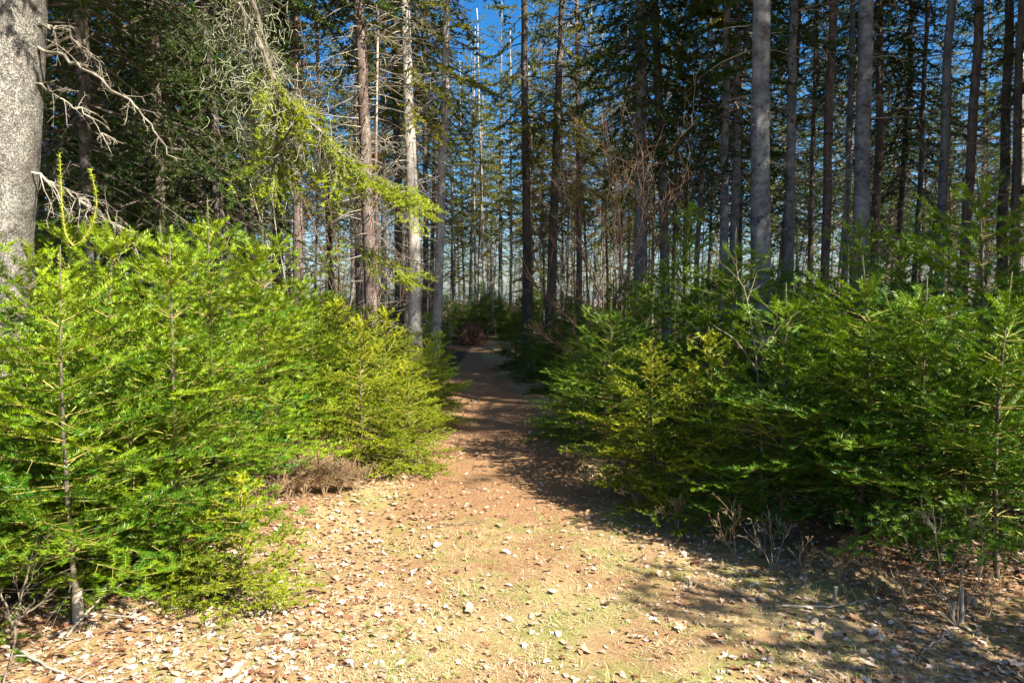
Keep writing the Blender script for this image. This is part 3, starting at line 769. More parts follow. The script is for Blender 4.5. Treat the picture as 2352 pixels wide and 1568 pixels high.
back('hair-thin distant trunk at the back of the wood', 95, -200, 2550, 42, 85, ['far', 'far', 'light2', 'brush'], ['b_grey', 'b_dark', 'b_brown'], .07, .12, 'distant trunks closing off the wood', 6, ('far',), 9, 15)

# trees beyond the right edge that throw the shade over the right bank
for x, y, cr, s in ((10.8, 6.0, 'dense', 1.5), (12.6, 2.6, 'dense', 1.5), (9.6, 9.3, 'dense', 1.5), (7.6, 2.3, 'sparse', 1.0), (10.2, .2, 'sparse', 1.1), (6.9, 5.3, 'dense2', .8), (14.0, 1.0, 'dense2', 1.3), (9.6, 7.2, 'dense2', 1.3), (12.2, 9.0, 'dense', 1.5), (11.9, 12.6, 'dense', 1.5), (15.0, 6.0, 'dense', 1.6), (17.0, 11.0, 'dense2', 1.6)):
    e = empty('spruce_tree', (x, y, float(gz(x, y))), random.uniform(0, 6))
    tag(e, 'large spruce standing beyond the right edge, throwing shade on the right bank', 'spruce tree', 'spruces beyond the right edge')
    mobj('trunk', trunk_mesh(700, .15, 'b_dark'), e)
    for nm, me in (('boughs', CROWN[cr][0]), ('foliage', CROWN[cr][1])):
        c = mobj(nm, me, e); c.scale = (s, s, 1.3 if s > 1.2 else 1)
sapling('deep_a', 0, 0, 3.6, 'unseen young fir added beyond the lower right corner to shadow the grass', GR, .85, d=1.4, x=3.95)  # out of view, added and sized for the shadow it casts

# understorey along the far path and between trunks
rr = random.Random(5)
for side, n in ((-1, 56), (1, 70)):
    for i in range(n):
        d = 10.5 + 27 * rr.random() ** 1.2
        off = rr.uniform(1.35, 3 + d * .62)
        x = float(path_x(min(d, 30))) + side * off
        k = rr.choice(['deep_a', 'deep_b', 'deep_c', 'deep_c'])
        sapling(k, 0, 0, rr.uniform(.8, 1.5) + max(0, (d - 18) * .07), 'low evergreen scattered on the wood floor %s of the far path' % ('left' if side < 0 else 'right'), 'low evergreens on the wood floor %s of the far path' % ('left' if side < 0 else 'right'), rr.uniform(.85, 1.1), None, None, d, x=x)

for i in range(75):
    d = rr.uniform(32, 62); px = rr.uniform(-250, 2600)
    sapling(rr.choice(['deep_a', 'deep_b', 'deep_c']), 0, 0, rr.uniform(1.6, 3.0), 'distant young evergreen screening the ground at the back of the wood', 'distant young evergreens at the back of the wood', rr.uniform(1.0, 1.5), None, None, d, x=(px - 1176) / FPX * d)

for i in range(12):
    d = rr.uniform(25.5, 31); px = 1010 + 18 * i
    sapling(rr.choice(['deep_a', 'deep_b', 'deep_c']), 0, 0, rr.uniform(1.1, 2.1), 'small evergreen standing behind the upturned roots where the path ends', 'small evergreens behind the upturned roots', 1.15, None, None, d, x=(px - 1176) / FPX * d)

# crown of the big left fir: starts above the picture and shades the wood behind it
wo, fo = CROWN['dense']
for nm, me in (('boughs', wo), ('foliage', fo)):
    c = mobj(nm, me, big); c.location.z = 2.6; c.scale = (1.35, 1.35, 1); c.rotation_euler.z = 1.0

# ------------------------------------------------------------------ limbs of the big fir
inv = None
bpy.context.view_layer.update()
def to_big(p): return big.matrix_world.inverted() @ Vector(p)
def limb(name, pts, r0, r1, mat_, parent, rng, twigs=60, twl=0.5, tr=0.004, droop=-0.4, green=0, lichen=0, gl=0.9):
    pts = [np.array(to_big(p)) for p in pts]
    # smooth curve
    n = 26; P_ = np.array(pts); t = np.linspace(0, len(P_) - 1, n)
    C = np.stack([np.interp(t, range(len(P_)), P_[:, q]) for q in range(3)], 1)
    C[1:-1] = (C[:-2] + C[1:-1] * 2 + C[2:]) / 4
    C[1:-1] += rng.normal(0, 0.012, C[1:-1].shape)
    g = Geo(); tube(g, C, np.linspace(r0, r1, n), 7)
    S = Segs()
    for i in range(twigs):
        f = rng.uniform(0.3, 1.0); k = int(f * (n - 1)); p = C[k].copy()
        ax = norm(C[min(k + 1, n - 1)] - C[max(k - 1, 0)])
        d = norm(ax * 0.5 + rng.normal(0, 0.55, 3)); L = twl * rng.uniform(.25, 1)
        m = 4
        for q in range(m):
            d = norm(d + np.array([0, 0, droop / m]) + rng.normal(0, .16, 3)); e = p + d * L / m
            S.add(p, e, tr * (1 - q / m) + .0012, tr * (1 - (q + 1) / m) + .0012, 0, (0, 0, 1), .5)
            for _ in range(2):
                dd = norm(d * .5 + rng.normal(0, .7, 3) + np.array([0, 0, -.3])); S.add(e, e + dd * L * rng.uniform(.08, .3), .0022, .0012, 0, (0, 0, 1), .5)
            p = e
    A = S.arr(); prisms(g, A[:, 0:3], A[:, 3:6], A[:, 6], A[:, 7], A[:, 12])
    o = g.build(name, M[mat_], parent)
    if green:
        S = Segs()
        for i in range(green):
            f = rng.uniform(.42, 1.0) ** .8; k = int(f * (n - 1)); p = C[k]
            ax = norm(C[min(k + 1, n - 1)] - C[max(k - 1, 0)])
            d = norm(ax * 0.75 + rng.normal(0, .5, 3) * np.array([1, 1, .35]) + np.array([0.1, 0, -.1]))
            spray(S, rng, p, d, gl * rng.uniform(.35, 1.0), norm(np.array([0, 0, 1]) + rng.normal(0, .2, 3)), .006, .09, .1, 50, .42, -.55, .5, 2, .45 + rng.normal(0, .12), .07, .14)
        A = S.arr(); fo = Geo(); needles(fo, A, .024, .009, .0055, rng, False, 2)
        fo.build('foliage', M['limb'], o)
        tw = Geo(); prisms(tw, A[:, 0:3], A[:, 3:6], A[:, 6], A[:, 7], A[:, 12]); tw.build('shoots', M['limbwood'], o)
    if lichen:
        S = Segs()
        for i in range(lichen):
            k = int(rng.uniform(.35, .85) * (n - 1)); p = C[k] + rng.normal(0, .16, 3) * np.array([1.3, 1, .8]) + np.array([-.12, 0, -.05])
            d = np.array([rng.normal(-.2, .3), rng.normal(0, .3), -1.0])
            for q in range(4):
                d = norm(d + rng.normal(0, .45, 3)); e = p + d * rng.uniform(.02, .06)
                S.add(p, e, .0035, .0018, 0, (0, 0, 1), .5); p = e
        A = S.arr(); lg = Geo(); prisms(lg, A[:, 0:3], A[:, 3:6], A[:, 6], A[:, 7], A[:, 12]); lg.build('lichen', M['lichen'], o)
    return o
lr = np.random.default_rng(77)
bt = P(60, -400, 5.0)
limb('drooping_limb', [P(60, -560, 5.0), P(300, -380, 5.4), P(520, -60, 6.2), P(590, 100, 6.5), P(640, 200, 6.6), P(720, 290, 6.7), P(830, 400, 6.8), P(905, 435, 6.8)], .05, .006, 'limbwood', big, lr, 110, .5, green=62, lichen=420, gl=.72)
limb('drooping_limb', [P(60, -620, 5.0), P(330, -420, 5.6), P(560, -40, 6.4), P(610, 130, 6.7), P(650, 260, 6.8), P(640, 330, 6.8), P(620, 400, 6.8)], .04, .006, 'limbwood', big, lr, 90, .45, green=34, lichen=380, gl=.6)
limb('drooping_limb', [P(640, 200, 6.7), P(690, 400, 6.9), P(740, 500, 7.0), P(820, 565, 7.0), P(880, 600, 7.0), P(925, 625, 7.0)], .014, .003, 'limbwood', big, lr, 60, .3, green=26, gl=.42)
limb('dead_limb', [P(40, 92, 5.0), P(95, 110, 5.0), P(150, 130, 4.9), P(200, 165, 4.8), P(290, 215, 4.7), P(330, 260, 4.7), P(370, 330, 4.7), P(410, 380, 4.7)], .014, .003, 'limbwood', big, lr, 20, .25, tr=.003, droop=-.1)
limb('dead_limb', [P(40, 55, 5.0), P(100, 60, 5.0), P(140, 60, 5.2), P(190, 110, 5.3), P(240, 150, 5.3)], .012, .003, 'limbwood', big, lr, 20, .25, droop=-.5)
limb('dead_limb', [P(40, 170, 5.0), P(90, 190, 5.0), P(140, 230, 5.2), P(200, 265, 5.3), P(270, 330, 5.4)], .010, .003, 'dead', big, lr, 22, .25, droop=-.4)
limb('dead_limb', [P(30, 380, 5.0), P(90, 400, 5.0), P(150, 440, 5.1), P(215, 480, 5.2), P(300, 540, 5.2)], .012, .003, 'dead', big, lr, 40, .3, droop=-.8)

# bare thin saplings in the middle distance, copied from three built ones
def bare_proto(seed, mat_):
    rng = np.random.default_rng(seed); g = Geo(); S = Segs(); H = 3.6
    for k in range(rng.integers(1, 4)):
        p = np.array([0, 0, -.05]); d = norm(np.array([rng.normal(0, .12), rng.normal(0, .12), 1])); pts = [p]
        for q in range(12):
            d = norm(d + rng.normal(0, .05, 3) + np.array([0, 0, .03])); p = p + d * H / 12; pts.append(p)
            if q > 2:
                for _ in range(3):
                    e = p.copy(); t = norm(d * .8 + rng.normal(0, .5, 3)); L = rng.uniform(.2, .9) * (1 - q / 15)
                    for m in range(4):
                        t = norm(t + rng.normal(0, .13, 3) + np.array([0, 0, .06])); b = e + t * L / 4; S.add(e, b, .0042 - .0007 * m, .0035 - .0007 * m, 0, (0, 0, 1), .5)
                        if rng.random() < .7: u = norm(t + rng.normal(0, .6, 3)); S.add(b, b + u * L * .3, .0025, .0013, 0, (0, 0, 1), .5)
                        e = b
        tube(g, pts, np.linspace(.010, .002, 13), 5)
    A = S.arr(); prisms(g, A[:, 0:3], A[:, 3:6], A[:, 6], A[:, 7], A[:, 12])
    return g.mesh('branches', M[mat_])
BP = [bare_proto(61, 'redshrub'), bare_proto(62, 'redshrub'), bare_proto(63, 'dead'), bare_proto(64, 'redshrub')]
rb = random.Random(8)
for x0, x1, n, d0, d1, lab, grp in ((1250, 1600, 18, 10, 20, 'thin bare reddish sapling in the twiggy haze right of the path, before the dark trunks', 'bare saplings right of the path'),
                                    (560, 930, 20, 9.5, 17, 'thin bare sapling in the twiggy tangle left of the path, behind the young firs', 'bare saplings left of the path'),
                                    (1650, 2350, 12, 11, 18, 'thin bare sapling between the grey trunks behind the right bank', 'bare saplings behind the right bank'),
                                    (1010, 1300, 22, 17, 30, 'thin bare sapling in the hazy twigs closing the far end of the path', 'bare saplings at the far end of the path')):
    for i in range(n):
        d = rb.uniform(d0, d1); p = P(rb.uniform(x0, x1), 700, d)
        if abs(p.x - path_x(min(d, 26))) < .7: p.x += 1.5 * (1 if p.x > path_x(min(d, 26)) else -1); p.z = float(gz(p.x, d))
        e = empty('bare_sapling', p, rb.uniform(0, 6.28)); sc_ = rb.uniform(.6, 1.2); e.scale = (sc_,) * 3
        tag(e, lab, 'sapling', grp); mobj('branches', rb.choice(BP), e)

# the two long curved leaders of the near fir
def leader(pts, parent):
    iw = parent.matrix_world.inverted(); rng = np.random.default_rng(len(parent.children))
    Q = np.array([np.array(iw @ p) for p in pts]); t = np.linspace(0, len(Q) - 1, 24)
    C = np.stack([np.interp(t, range(len(Q)), Q[:, q]) for q in range(3)], 1)
    for _ in range(3): C[1:-1] = (C[:-2] + C[1:-1] * 2 + C[2:]) / 4
    g = Geo(); tube(g, C, np.linspace(.0045, .0022, 24), 6); o = g.build('leader_shoot', M['twig'], parent)
    S = Segs()
    for a_, b_ in zip(C[2:-1], C[3:]): S.add(a_, b_, .003, .003, 1, (0, 1, 0), .85)
    f = Geo(); needles(f, S.arr(), .019, .0050, .0035, rng, False, 2); f.build('foliage', M['fir'], o)
bpy.context.view_layer.update()
dT = twin.location.y
leader([P(168, 565, dT), P(150, 540, dT), P(142, 480, dT), P(140, 420, dT), P(137, 352, dT)], twin)
leader([P(168, 565, dT), P(190, 555, dT), P(215, 510, dT), P(224, 460, dT), P(208, 388, dT)], twin)

# ------------------------------------------------------------------ bare shrubs, dry weeds, sticks, stubs
def shrub(name, label, cat, mat_, p, stems, seed, r=.008, side=.5, depth=2, group=None, per=7):
    """bare woody plant: stems = list of point lists in world space starting at the foot p"""
    rng = np.random.default_rng(seed); e = empty(name, p); tag(e, label, cat, group)
    pw = np.array(p)
    for pts in stems:
        Q = np.array([np.array(q) - pw for q in pts]); n = max(8, 4 * len(Q)); t = np.linspace(0, len(Q) - 1, n)
        C = np.stack([np.interp(t, range(len(Q)), Q[:, q]) for q in range(3)], 1)
        C[1:-1] = (C[:-2] + C[1:-1] * 2 + C[2:]) / 4; C[1:] += rng.normal(0, .002, C[1:].shape)
        L = np.linalg.norm(C[-1] - C[0]); g = Geo(); tube(g, C, np.linspace(r, .0018, n), 5)
        S = Segs()
        def tw(p, d, l, rr_, dep):
            m = 4
            for q in range(m):
                d = norm(d + np.array([0, 0, .05]) + rng.normal(0, .08, 3)); b = p + d * l / m
                S.add(p, b, rr_ * (1 - q / m) + .0013, rr_ * (1 - (q + 1) / m) + .0013, 0, (0, 0, 1), .5)
                if dep > 0 and rng.random() < .75: tw(b, norm(d + rng.normal(0, .55, 3)), l * rng.uniform(.3, .6), rr_ * .55, dep - 1)
                p = b
        for _ in range(per):
            k = int(rng.uniform(.25, .97) * (n - 1)); ax = norm(C[k] - C[k - 1])
            dd = rng.normal(0, 1, 3); dd[2] = abs(dd[2]) * .4
            tw(C[k], norm(ax * .9 + norm(dd) * .8), L * side * rng.uniform(.3, 1) * (1 - .5 * k / n), r * .35, depth - 1)
        if S.d:
            A = S.arr(); prisms(g, A[:, 0:3], A[:, 3:6], A[:, 6], A[:, 7], A[:, 12])
        g.build('branch', M[mat_], e)
    return e
d = 8.2
f0 = P(1420, 900, d); f0.z = 0
shrub('bare_shrub', 'tall reddish leafless shrub with fanning twigs right of the path', 'shrub', 'redshrub', f0,
      [[f0, P(1428, 700, d), P(1425, 500, d), P(1400, 370, d), P(1370, 300, d)], [f0, P(1440, 640, d), P(1480, 480, d + .2), P(1475, 330, d + .3)],
       [f0, P(1400, 720, d), P(1340, 600, d - .2), P(1310, 470, d - .2), P(1290, 420, d)], [f0, P(1450, 720, d), P(1510, 560, d), P(1530, 440, d)],
       [f0, P(1415, 640, d), P(1410, 520, d), P(1430, 300, d)], [f0, P(1350, 830, d - .3), P(1290, 800, d - .5), P(1230, 760, d - .6)],
       [f0, P(1340, 760, d - .3), P(1270, 700, d - .4), P(1215, 640, d - .3)]], 3, .012, .42, 3, per=13)
d = 6.8
f0 = P(1392, 960, d); f0.z = 0
shrub('bare_sapling', 'thin straight reddish leafless sapling in front of the tall reddish shrub', 'sapling', 'redshrub', f0, [[f0, P(1388, 800, d), P(1384, 600, d), P(1380, 480, d)]], 4, .009, .3, 2, per=9)
f0 = G(1750, 1180); d = 4.9; f0 = P(1752, 1100, d); f0.z = 0
shrub('bare_sapling', 'pale leafless sapling with forked twigs in front of the widest grey trunk', 'sapling', 'paleshrub', f0,
      [[f0, P(1748, 960, d), P(1735, 800, d), P(1710, 650, d), P(1640, 590, d)], [P(1735, 810, d), P(1800, 740, d), P(1870, 690, d)], [P(1738, 850, d), P(1690, 780, d), P(1630, 740, d)]], 5, .009, .3, 2, per=5)
f0 = G(2198, 1440); d = f0.y
shrub('bare_shrub', 'whippy pale leafless shrub with arching twigs before the black hollow', 'shrub', 'paleshrub', f0,
      [[f0, P(2170, 1350, d), P(2150, 1240, d), P(2145, 1180, d)], [f0, P(2205, 1340, d), P(2230, 1230, d), P(2260, 1150, d)], [f0, P(2150, 1400, d), P(2060, 1340, d), P(2020, 1310, d)],
       [f0, P(2240, 1350, d), P(2270, 1260, d + .1), P(2240, 1180, d + .1)], [f0, P(2170, 1380, d), P(2100, 1300, d), P(2080, 1250, d)]], 6, .0038, .4, 2, per=6)
f0 = G(1775, 1310); d = f0.y
shrub('dry_shrub', 'knee-high twiggy tan shrub at the front of the right bank, beneath the firs', 'shrub', 'paleshrub', f0,
      [[f0, P(1770, 1230, d), P(1765, 1170, d)], [f0, P(1740, 1240, d), P(1725, 1190, d)], [f0, P(1800, 1240, d), P(1820, 1200, d)]], 8, .003, .5, 3, per=6)
f0 = G(1690, 1280); d = f0.y
shrub('dry_shrub', 'low thin tan shrub left of the knee-high twiggy one on the right bank', 'shrub', 'dryweed', f0,
      [[f0, P(1685, 1210, d), P(1680, 1160, d)], [f0, P(1660, 1230, d), P(1650, 1190, d)]], 9, .004, .6, 3, per=9)
f0 = G(1400, 1140); d = f0.y
shrub('dry_shrub', 'fallen fan of dry brown twigs at the right edge of the path', 'shrub', 'dryweed', f0,
      [[f0, P(1370, 1110, d), P(1340, 1085, d)], [f0, P(1400, 1105, d), P(1390, 1080, d)], [f0, P(1350, 1125, d), P(1310, 1110, d)], [f0, P(1440, 1130, d), P(1470, 1120, d)]], 10, .004, .6, 3, per=11)
f0 = G(30, 1500); d = f0.y
shrub('bare_shrub', 'small pale leafless shrub in the lower left corner', 'shrub', 'paleshrub', f0,
      [[f0, P(40, 1400, d), P(60, 1330, d), P(85, 1230, d)], [f0, P(10, 1560, d - .3), P(-20, 1640, d - .4)], [P(30, 1440, d), P(10, 1380, d), P(-10, 1350, d)], [P(40, 1420, d), P(90, 1390, d), P(130, 1350, d)]], 12, .006, .35, 3, per=6)
weed_group = 'dry brown weeds standing at the foot of the left bank'
for k, (a, b, h) in enumerate(((660, 1150, 85), (700, 1145, 100), (745, 1140, 90), (780, 1135, 80), (815, 1130, 60), (625, 1175, 80), (690, 1110, 110), (740, 1105, 110), (600, 1200, 60))):
    f0 = G(a, b); d = f0.y
    rq = random.Random(k)
    st = [[f0, P(a + rq.uniform(-20, 20), b - h * .5, d), P(a + rq.uniform(-90, 90), b - h * rq.uniform(.3, 1.05), d + rq.uniform(-.1, .1))] for _ in range(8)]
    shrub('dry_weed', 'tuft of dry brown weed in the patch between the left firs and the sunlit spruces', 'weed', 'dryweed', f0, st, 50 + k, .0022, .55, 3, weed_group, per=14)
for k, (a, b, h) in enumerate(((1850, 1330, 110), (1925, 1345, 110), (2010, 1370, 120), (2080, 1390, 110), (1560, 1225, 80), (1470, 1180, 70), (2270, 1420, 120))):
    f0 = G(a, b); d = f0.y
    rq = random.Random(k + 40)
    st = [[f0, P(a + rq.uniform(-20, 20), b - h * .5, d), P(a + rq.uniform(-60, 60), b - h * rq.uniform(.6, 1.1), d + rq.uniform(-.1, .1))] for _ in range(4)]
    shrub('dry_weed', 'tangle of dry twigs along the shaded foot of the right bank', 'weed', 'dryweed', f0, st, 80 + k, .002, .5, 3, 'dry twig tangles at the foot of the right bank', per=5)

def stub(label, px, py, h, r, lean, seed):
    p = G(px, py); g = Geo(); rng = np.random.default_rng(seed)
    e = empty('cut_stub', p); tag(e, label, 'stump', 'cut sapling stubs at the right')
    n = 7; z = np.linspace(-.05, h, n); tube(g, np.stack([z * lean, z * 0, z], 1), r * (1 - .15 * np.linspace(0, 1, n))[:, None] * (1 + rng.normal(0, .06, (n, 8))), 8, cap=False)
    g.build('bark', M['dead'], e)
    c = Geo(); th = np.linspace(0, 6.283, 8, endpoint=False)
    V = np.stack([np.cos(th) * r * .84 + h * lean, np.sin(th) * r * .84, h - .002 + .3 * r * np.cos(th)], 1); V = np.vstack([V, [[h * lean, 0, h]]])
    c.add(V, [[q, (q + 1) % 8, 8] for q in range(8)]); c.build('cut_face', M['cutwood'], e)
stub('tallest of the cut sapling stubs by the whippy pale shrub', 2208, 1428, .19, .012, -.03, 1)
stub('middle-height cut stub left of the tallest one by the whippy pale shrub', 2186, 1434, .12, .012, .02, 2)
stub('short thick cut stub with an orange face right of the tallest stub', 2236, 1392, .05, .018, 0, 3)
stub('lone thin cut stub on the shaded leaves left of the whippy pale shrub', 1915, 1385, .09, .012, .1, 4)
stub('sawn stump of a young fir in orange litter at the left', 180, 1428, .16, .028, 0, 5)

def stick(label, pts, r, mat_='dead', seed=0, tw=3):
    pts = [G(a, b) + Vector((0, 0, dz)) for a, b, dz in pts]; o0 = pts[0].copy(); rng = np.random.default_rng(seed)
    Q = np.array([np.array(p - o0) for p in pts]); n = 12; t = np.linspace(0, len(Q) - 1, n)
    C = np.stack([np.interp(t, range(len(Q)), Q[:, q]) for q in range(3)], 1); C += rng.normal(0, .004, C.shape)
    g = Geo(); tube(g, C, np.linspace(r, r * .4, n), 6)
    for _ in range(tw):
        k = rng.integers(2, n - 1); dd = norm(rng.normal(0, 1, 3)); dd[2] = abs(dd[2]) * .4
        tube(g, [C[k], C[k] + dd * .05, C[k] + dd * .09 + [0, 0, -.01]], [r * .5, r * .4, r * .2], 4)
    o = g.build('fallen_stick', M[mat_]); o.location = o0; tag(o, label, 'stick')
stick('arched pale stick under the boughs of the near left firs', [(150, 1470, .01), (230, 1400, .06), (290, 1375, .09), (370, 1368, .03)], .007, seed=1)
stick('straight pale stick lying on leaves below the arched stick on the left', [(235, 1425, .03), (290, 1428, .03), (350, 1435, .01)], .006, seed=2)
stick('long bleached stick across the shaded leaves of the right foreground', [(1790, 1395, .015), (1900, 1400, .02), (1960, 1393, .02), (2000, 1385, .02)], .006, seed=3)
stick('short forked stick in the sunlit strip at the lower right', [(2120, 1500, .015), (2160, 1478, .03), (2190, 1455, .03)], .006, seed=4)
stick('long thick pale stick in the lower left corner', [(40, 1500, .02), (90, 1530, .02), (150, 1555, .02), (220, 1580, .01)], .008, seed=5)
stick('thin dark stick lying across the grass in the middle foreground', [(1000, 1210, .01), (1080, 1205, .012), (1110, 1200, .01)], .004, 'dead_dark', 6)
stick('thin grey stick lying by the leaves near the left bank', [(560, 1500, .01), (640, 1470, .012), (700, 1430, .01)], .005, 'dead_dark', 7)

# upturned root plate closing the end of the path
rp = P(1082, 790, 24.0); rp.z = float(gz(rp.x, 24.0))
e = empty('upturned_root_plate', rp); e.scale = (.65, .65, 1.05); tag(e, 'reddish brown upturned roots of a fallen tree at the far end of the path', 'tree roots')
rng = np.random.default_rng(9); g = Geo()
for i in range(130):
    a = rng.uniform(0, 3.14); L = rng.uniform(.35, .8); d0 = np.array([math.cos(a) * .8, rng.normal(-.15, .35), math.sin(a) * 1.1]); p = np.array([rng.normal(0, .1), rng.normal(0, .1), .05])
    pts = [p]
    for q in range(5): d0 = norm(d0 + rng.normal(0, .25, 3)); p = p + d0 * L / 5; pts.append(p)
    tube(g, pts, np.linspace(.045, .008, 6), 5)
g.build('roots', M['rootwood'], e)
g = Geo(); U = rng.normal(0, 1, (90, 3)); U[:, 2] = np.abs(U[:, 2])
th = np.linspace(0, 6.283, 18, endpoint=False)
V = []; F = []
for ri, (rf, zf) in enumerate(((.55, 0), (.62, .25), (.5, .5), (.25, .68), (.05, .72))):
    for q in th: k_ = rf * (1 + rng.normal(0, .12)); V.append((math.cos(q) * k_, math.sin(q) * k_ * .45, zf + rng.normal(0, .04)))
for ri in range(4):
    for q in range(18):
        a, b = ri * 18 + q, ri * 18 + (q + 1) % 18; F += [[a, b, a + 18], [b, b + 18, a + 18]]
g.add(V, F); g.build('earth', M['rootwood'], e)

# ------------------------------------------------------------------ ground cover: leaves, grass, litter
def cover_mat(name, stops, rough=0.7, trans=0.0):
    m, n, l, b, out = mat(name)
    at = n.new('ShaderNodeAttribute'); at.attribute_name = 'tone'
    r = ramp(n, stops); l.new(at.outputs['Fac'], r.inputs[0]); l.new(r.outputs[0], b.inputs['Base Color'])
    b.inputs['Roughness'].default_value = rough; b.inputs['Specular IOR Level'].default_value = 0.3
    if trans:
        tr = n.new('ShaderNodeBsdfTranslucent'); l.new(r.outputs[0], tr.inputs[0]); mx = n.new('ShaderNodeMixShader'); mx.inputs[0].default_value = trans
        l.new(b.outputs[0], mx.inputs[1]); l.new(tr.outputs[0], mx.inputs[2]); l.new(mx.outputs[0], out.inputs[0])
    return m
M['leaf'] = cover_mat('dead_leaf', [(0, (0.09, 0.045, 0.03)), (0.2, (0.22, 0.10, 0.045)), (0.42, (0.36, 0.22, 0.13)), (0.65, (0.46, 0.33, 0.24)), (0.88, (0.56, 0.44, 0.36)), (1, (0.68, 0.58, 0.50))], 0.6, 0.12)
M['grass'] = cover_mat('grass_blade', [(0, (0.10, 0.18, 0.02)), (0.25, (0.22, 0.32, 0.05)), (0.4, (0.45, 0.38, 0.16)), (0.7, (0.50, 0.39, 0.21)), (1, (0.66, 0.56, 0.38))], 0.6, 0.25)
M['litter'] = cover_mat('needle_litter', [(0, (0.10, 0.05, 0.02)), (0.5, (0.34, 0.19, 0.09)), (1, (0.60, 0.44, 0.26))], 0.8)

def vnoise(x, y, s, seed):
    r_ = np.random.default_rng(seed); o = np.zeros_like(x)
    for k in range(5):
        a = r_.uniform(0, 6.28); f = s * (1.7 ** (k * .6)) * r_.uniform(.8, 1.2); o += np.sin((x * math.cos(a) + y * math.sin(a)) * f + r_.uniform(0, 6.28)) / 5
    return o

def scatter(n, rng, ymin=2.2, ymax=16, p=1.6):
    """points inside a wedge before the camera, denser near by"""
    y = ymin * (1 + rng.random(n) ** p * (ymax / ymin - 1)); x = rng.uniform(-1, 1, n) * (y * 0.85 + .4)
    return x, y
def bank_dist(x, y):
    """rough closeness to the foot of the banks: 1 at their foot, 0 on the open grass"""
    lx = np.interp(y, [2.2, 2.9, 3.6, 4.5, 5.7, 8.3], [-1.6, -1.75, -1.6, -1.25, -.95, -.5])
    rx = np.interp(y, [2.2, 2.9, 3.6, 4.5, 5.7, 8.3], [2.6, 2.4, 2.2, 1.5, .85, .45])
    return np.maximum(np.exp(-np.abs(np.minimum(0, 0) + np.clip(x - lx, -9, 9)) * 1.4) * (x > lx) + (x <= lx), np.exp(-np.clip(rx - x, 0, 9) * 1.3))

# leaves
lobes = np.array([1.0, .55, .95, .5, .8, .42, .5, .42, .8, .5, .95, .55]); nl = len(lobes)
def leaves(n, rng, size0, size1, sel, ymin=2.2, ymax=14, p=1.5, lift=.008):
    x, y = scatter(n, rng, ymin, ymax, p); keep = rng.random(n) < sel(x, y); x, y = x[keep], y[keep]; n = len(x)
    th = np.linspace(0, 2 * np.pi, nl, endpoint=False)
    s = rng.uniform(size0, size1, n) ; rot = rng.uniform(0, 6.28, n)
    rj = (lobes[None, :] ** 1.25) * rng.uniform(.6, 1.3, (n, nl)); oval = rng.random(n) < .25
    rj[oval] = (0.55 + .45 * np.abs(np.cos(th)))[None, :] * rng.uniform(.9, 1.1, (oval.sum(), nl))
    lx = np.cos(th)[None] * rj; ly = np.sin(th)[None] * rj * .85
    c1 = rng.normal(0, .28, n)[:, None]; c2 = rng.normal(0, .22, n)[:, None]; c3 = rng.normal(0, .2, n)[:, None]
    lz = c1 * lx ** 2 + c2 * ly ** 2 + c3 * lx * ly + rng.normal(0, .05, (n, nl))
    L = np.stack([lx, ly, lz], -1) * s[:, None, None]; L = np.concatenate([L, np.zeros((n, 1, 3))], 1)
    tx = rng.normal(0, .2, n); ty = rng.normal(0, .2, n)
    L[..., 2] += L[..., 0] * tx[:, None] + L[..., 1] * ty[:, None]
    cr, sr = np.cos(rot)[:, None], np.sin(rot)[:, None]
    Xr = L[..., 0] * cr - L[..., 1] * sr; Yr = L[..., 0] * sr + L[..., 1] * cr
    zmin = L[..., 2].min(1)
    zc = gz(x, y) - zmin * .75 + rng.uniform(.002, lift, n)
    V = np.stack([Xr + x[:, None], Yr + y[:, None], L[..., 2] + zc[:, None]], -1).reshape(-1, 3)
    f = np.array([[q, (q + 1) % nl, nl] for q in range(nl)])
    F = (np.arange(n)[:, None, None] * (nl + 1) + f[None]).reshape(-1, 3)
    return V, F, np.repeat(np.clip(rng.beta(1.3, 1.2, n), 0, 1), nl + 1)
rng = np.random.default_rng(101); g = Geo()
def lsel(x, y):
    d_ = np.clip(vnoise(x, y, 2.3, 1) * 1.4 + .22, 0.04, 1); bd = bank_dist(x, y)
    onp = np.clip(path_mask(x, y) * 1.2, 0, 1)
    left = np.clip((-x - .35) * 1.3, 0, 1) * (y < 6)
    return np.clip(d_ * .34 + bd * .75 + left * .6, 0, 1) * (1 - onp * .75)
g.add(*leaves(62000, rng, .010, .028, lsel))
g.add(*leaves(1500, rng, .026, .044, lambda x, y: lsel(x, y) * .6, lift=.015))
g.add(*leaves(16000, rng, .008, .018, lambda x, y: .3 + .5 * bank_dist(x, y)))
o = g.build('fallen_leaves', M['leaf']); tag(o, 'pinkish tan and brown dead leaves strewn over the grass and along both banks', 'leaf litter', kind='stuff')

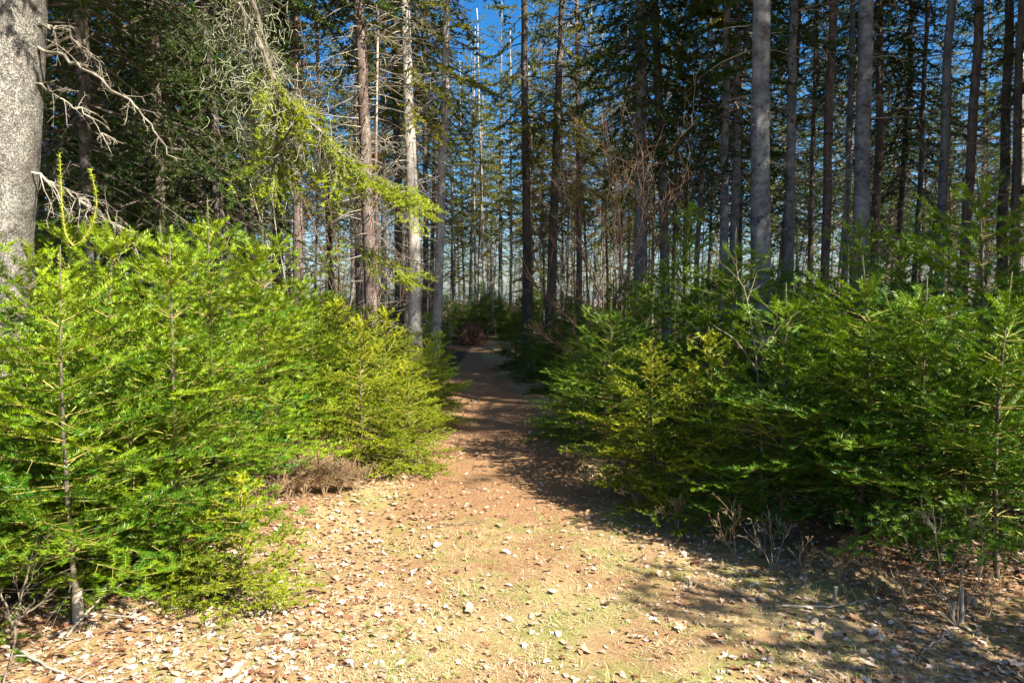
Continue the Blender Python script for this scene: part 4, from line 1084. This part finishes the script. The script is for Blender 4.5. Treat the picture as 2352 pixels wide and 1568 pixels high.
# grass
def blades(n, rng, h0, h1, w, sel, tone, lay=.8, ymin=2.2, ymax=10, p=1.6, clump=6, cr=.02):
    nc = n // clump
    x, y = scatter(nc, rng, ymin, ymax, p); keep = rng.random(nc) < sel(x, y); x, y = x[keep], y[keep]
    x = np.repeat(x, clump) + rng.normal(0, cr, len(x) * clump); y = np.repeat(y, clump) + rng.normal(0, cr, len(y) * clump); n = len(x)
    h = rng.uniform(h0, h1, n); a = rng.uniform(0, 6.28, n); ln = rng.normal(lay, .3, n)
    d = np.stack([np.cos(a) * ln, np.sin(a) * ln, np.ones(n) * .7], 1); d = norm(d)
    b = np.stack([x, y, gz(x, y) - .004 - .02 * np.clip(path_mask(x, y), 0, 1)], 1)
    sd = np.stack([-np.sin(a), np.cos(a), np.zeros(n)], 1) * (w * rng.uniform(.7, 1.3, n))[:, None]
    m_ = b + d * (h * .55)[:, None]; t_ = b + d * h[:, None] * np.array([1.25, 1.25, .75])
    V = np.stack([b - sd, b + sd, m_ - sd * .8, m_ + sd * .8, t_], 1).reshape(-1, 3)
    f = np.array([[0, 1, 2], [1, 3, 2], [2, 3, 4]]); F = (np.arange(n)[:, None, None] * 5 + f[None]).reshape(-1, 3)
    return V, F, np.repeat(np.clip(rng.normal(tone, .12, n), 0, 1), 5)
g = Geo()
open_ = lambda x, y: (1 - np.clip(bank_dist(x, y) * .9, 0, 1)) * (1 - np.clip(path_mask(x, y) * 1.1, 0, .96))
g.add(*blades(160000, rng, .02, .055, .0018, lambda x, y: open_(x, y) * np.clip(vnoise(x, y, 3, 4) + .75, .15, 1), .78, 1.5))
g.add(*blades(110000, rng, .015, .045, .0019, lambda x, y: open_(x, y) * np.clip(vnoise(x, y, 2.6, 8) * 2.8 + .2, .06, 1), .17, .7))
g.add(*blades(1500, rng, .05, .11, .0018, lambda x, y: np.ones_like(x) * .5, .6, .5, 2.2, 6, 1.2, 9, .015))
o = g.build('grass', M['grass']); tag(o, 'short dry straw-coloured grass with green tufts over the clearing', 'grass', kind='stuff')
g = Geo()
g.add(*blades(80000, rng, .012, .035, .0014, lambda x, y: np.clip(path_mask(x, y) * .8 + bank_dist(x, y) + .12, 0, 1), .5, 3.0, 2.2, 15, 1.4, 3, .05))
o = g.build('needle_litter', M['litter']); tag(o, 'rusty needle and twig litter on the path and at the foot of the banks', 'litter', kind='stuff')

# a few leaves that stand out
def big_leaf(label, px, py, s, tone, seed, curl=.3):
    p = G(px, py); rg = np.random.default_rng(seed); th = np.linspace(0, 2 * np.pi, nl, endpoint=False)
    lx = np.cos(th) * lobes * rg.uniform(.85, 1.15, nl) * s; ly = np.sin(th) * lobes * s * .85
    lz = curl * (lx ** 2) / s + rg.normal(0, .06, nl) * s + .02
    V = np.vstack([np.stack([lx, ly, lz], 1), [[0, 0, .008]]]); gg = Geo(); gg.add(V, [[q, (q + 1) % nl, nl] for q in range(nl)], tone)
    o = gg.build('dead_leaf', M['leaf']); o.location = p; o.rotation_euler = (.15, .1, seed); tag(o, label, 'leaf')
big_leaf('round whitish leaf standing out in the middle of the grass', 1268, 1364, .036, 1.0, 1, .1)
big_leaf('pale leaf near the fork of shadow at the right side of the path', 1272, 1085, .04, 1.0, 2)
big_leaf('large bleached leaf low on the left below the orange litter', 410, 1405, .045, 1.0, 3, .5)
big_leaf('large tan leaf at the bottom left among the pinkish leaves', 400, 1535, .06, .75, 4)
big_leaf('curled reddish brown leaf at the bottom of the picture, left of centre', 700, 1490, .04, .15, 5)
big_leaf('pale curled leaf at the lower right edge in the shaded grass', 2325, 1530, .05, .85, 6)
big_leaf('mauve-brown leaf in shade below the long bleached stick on the right', 1960, 1425, .05, .35, 7)
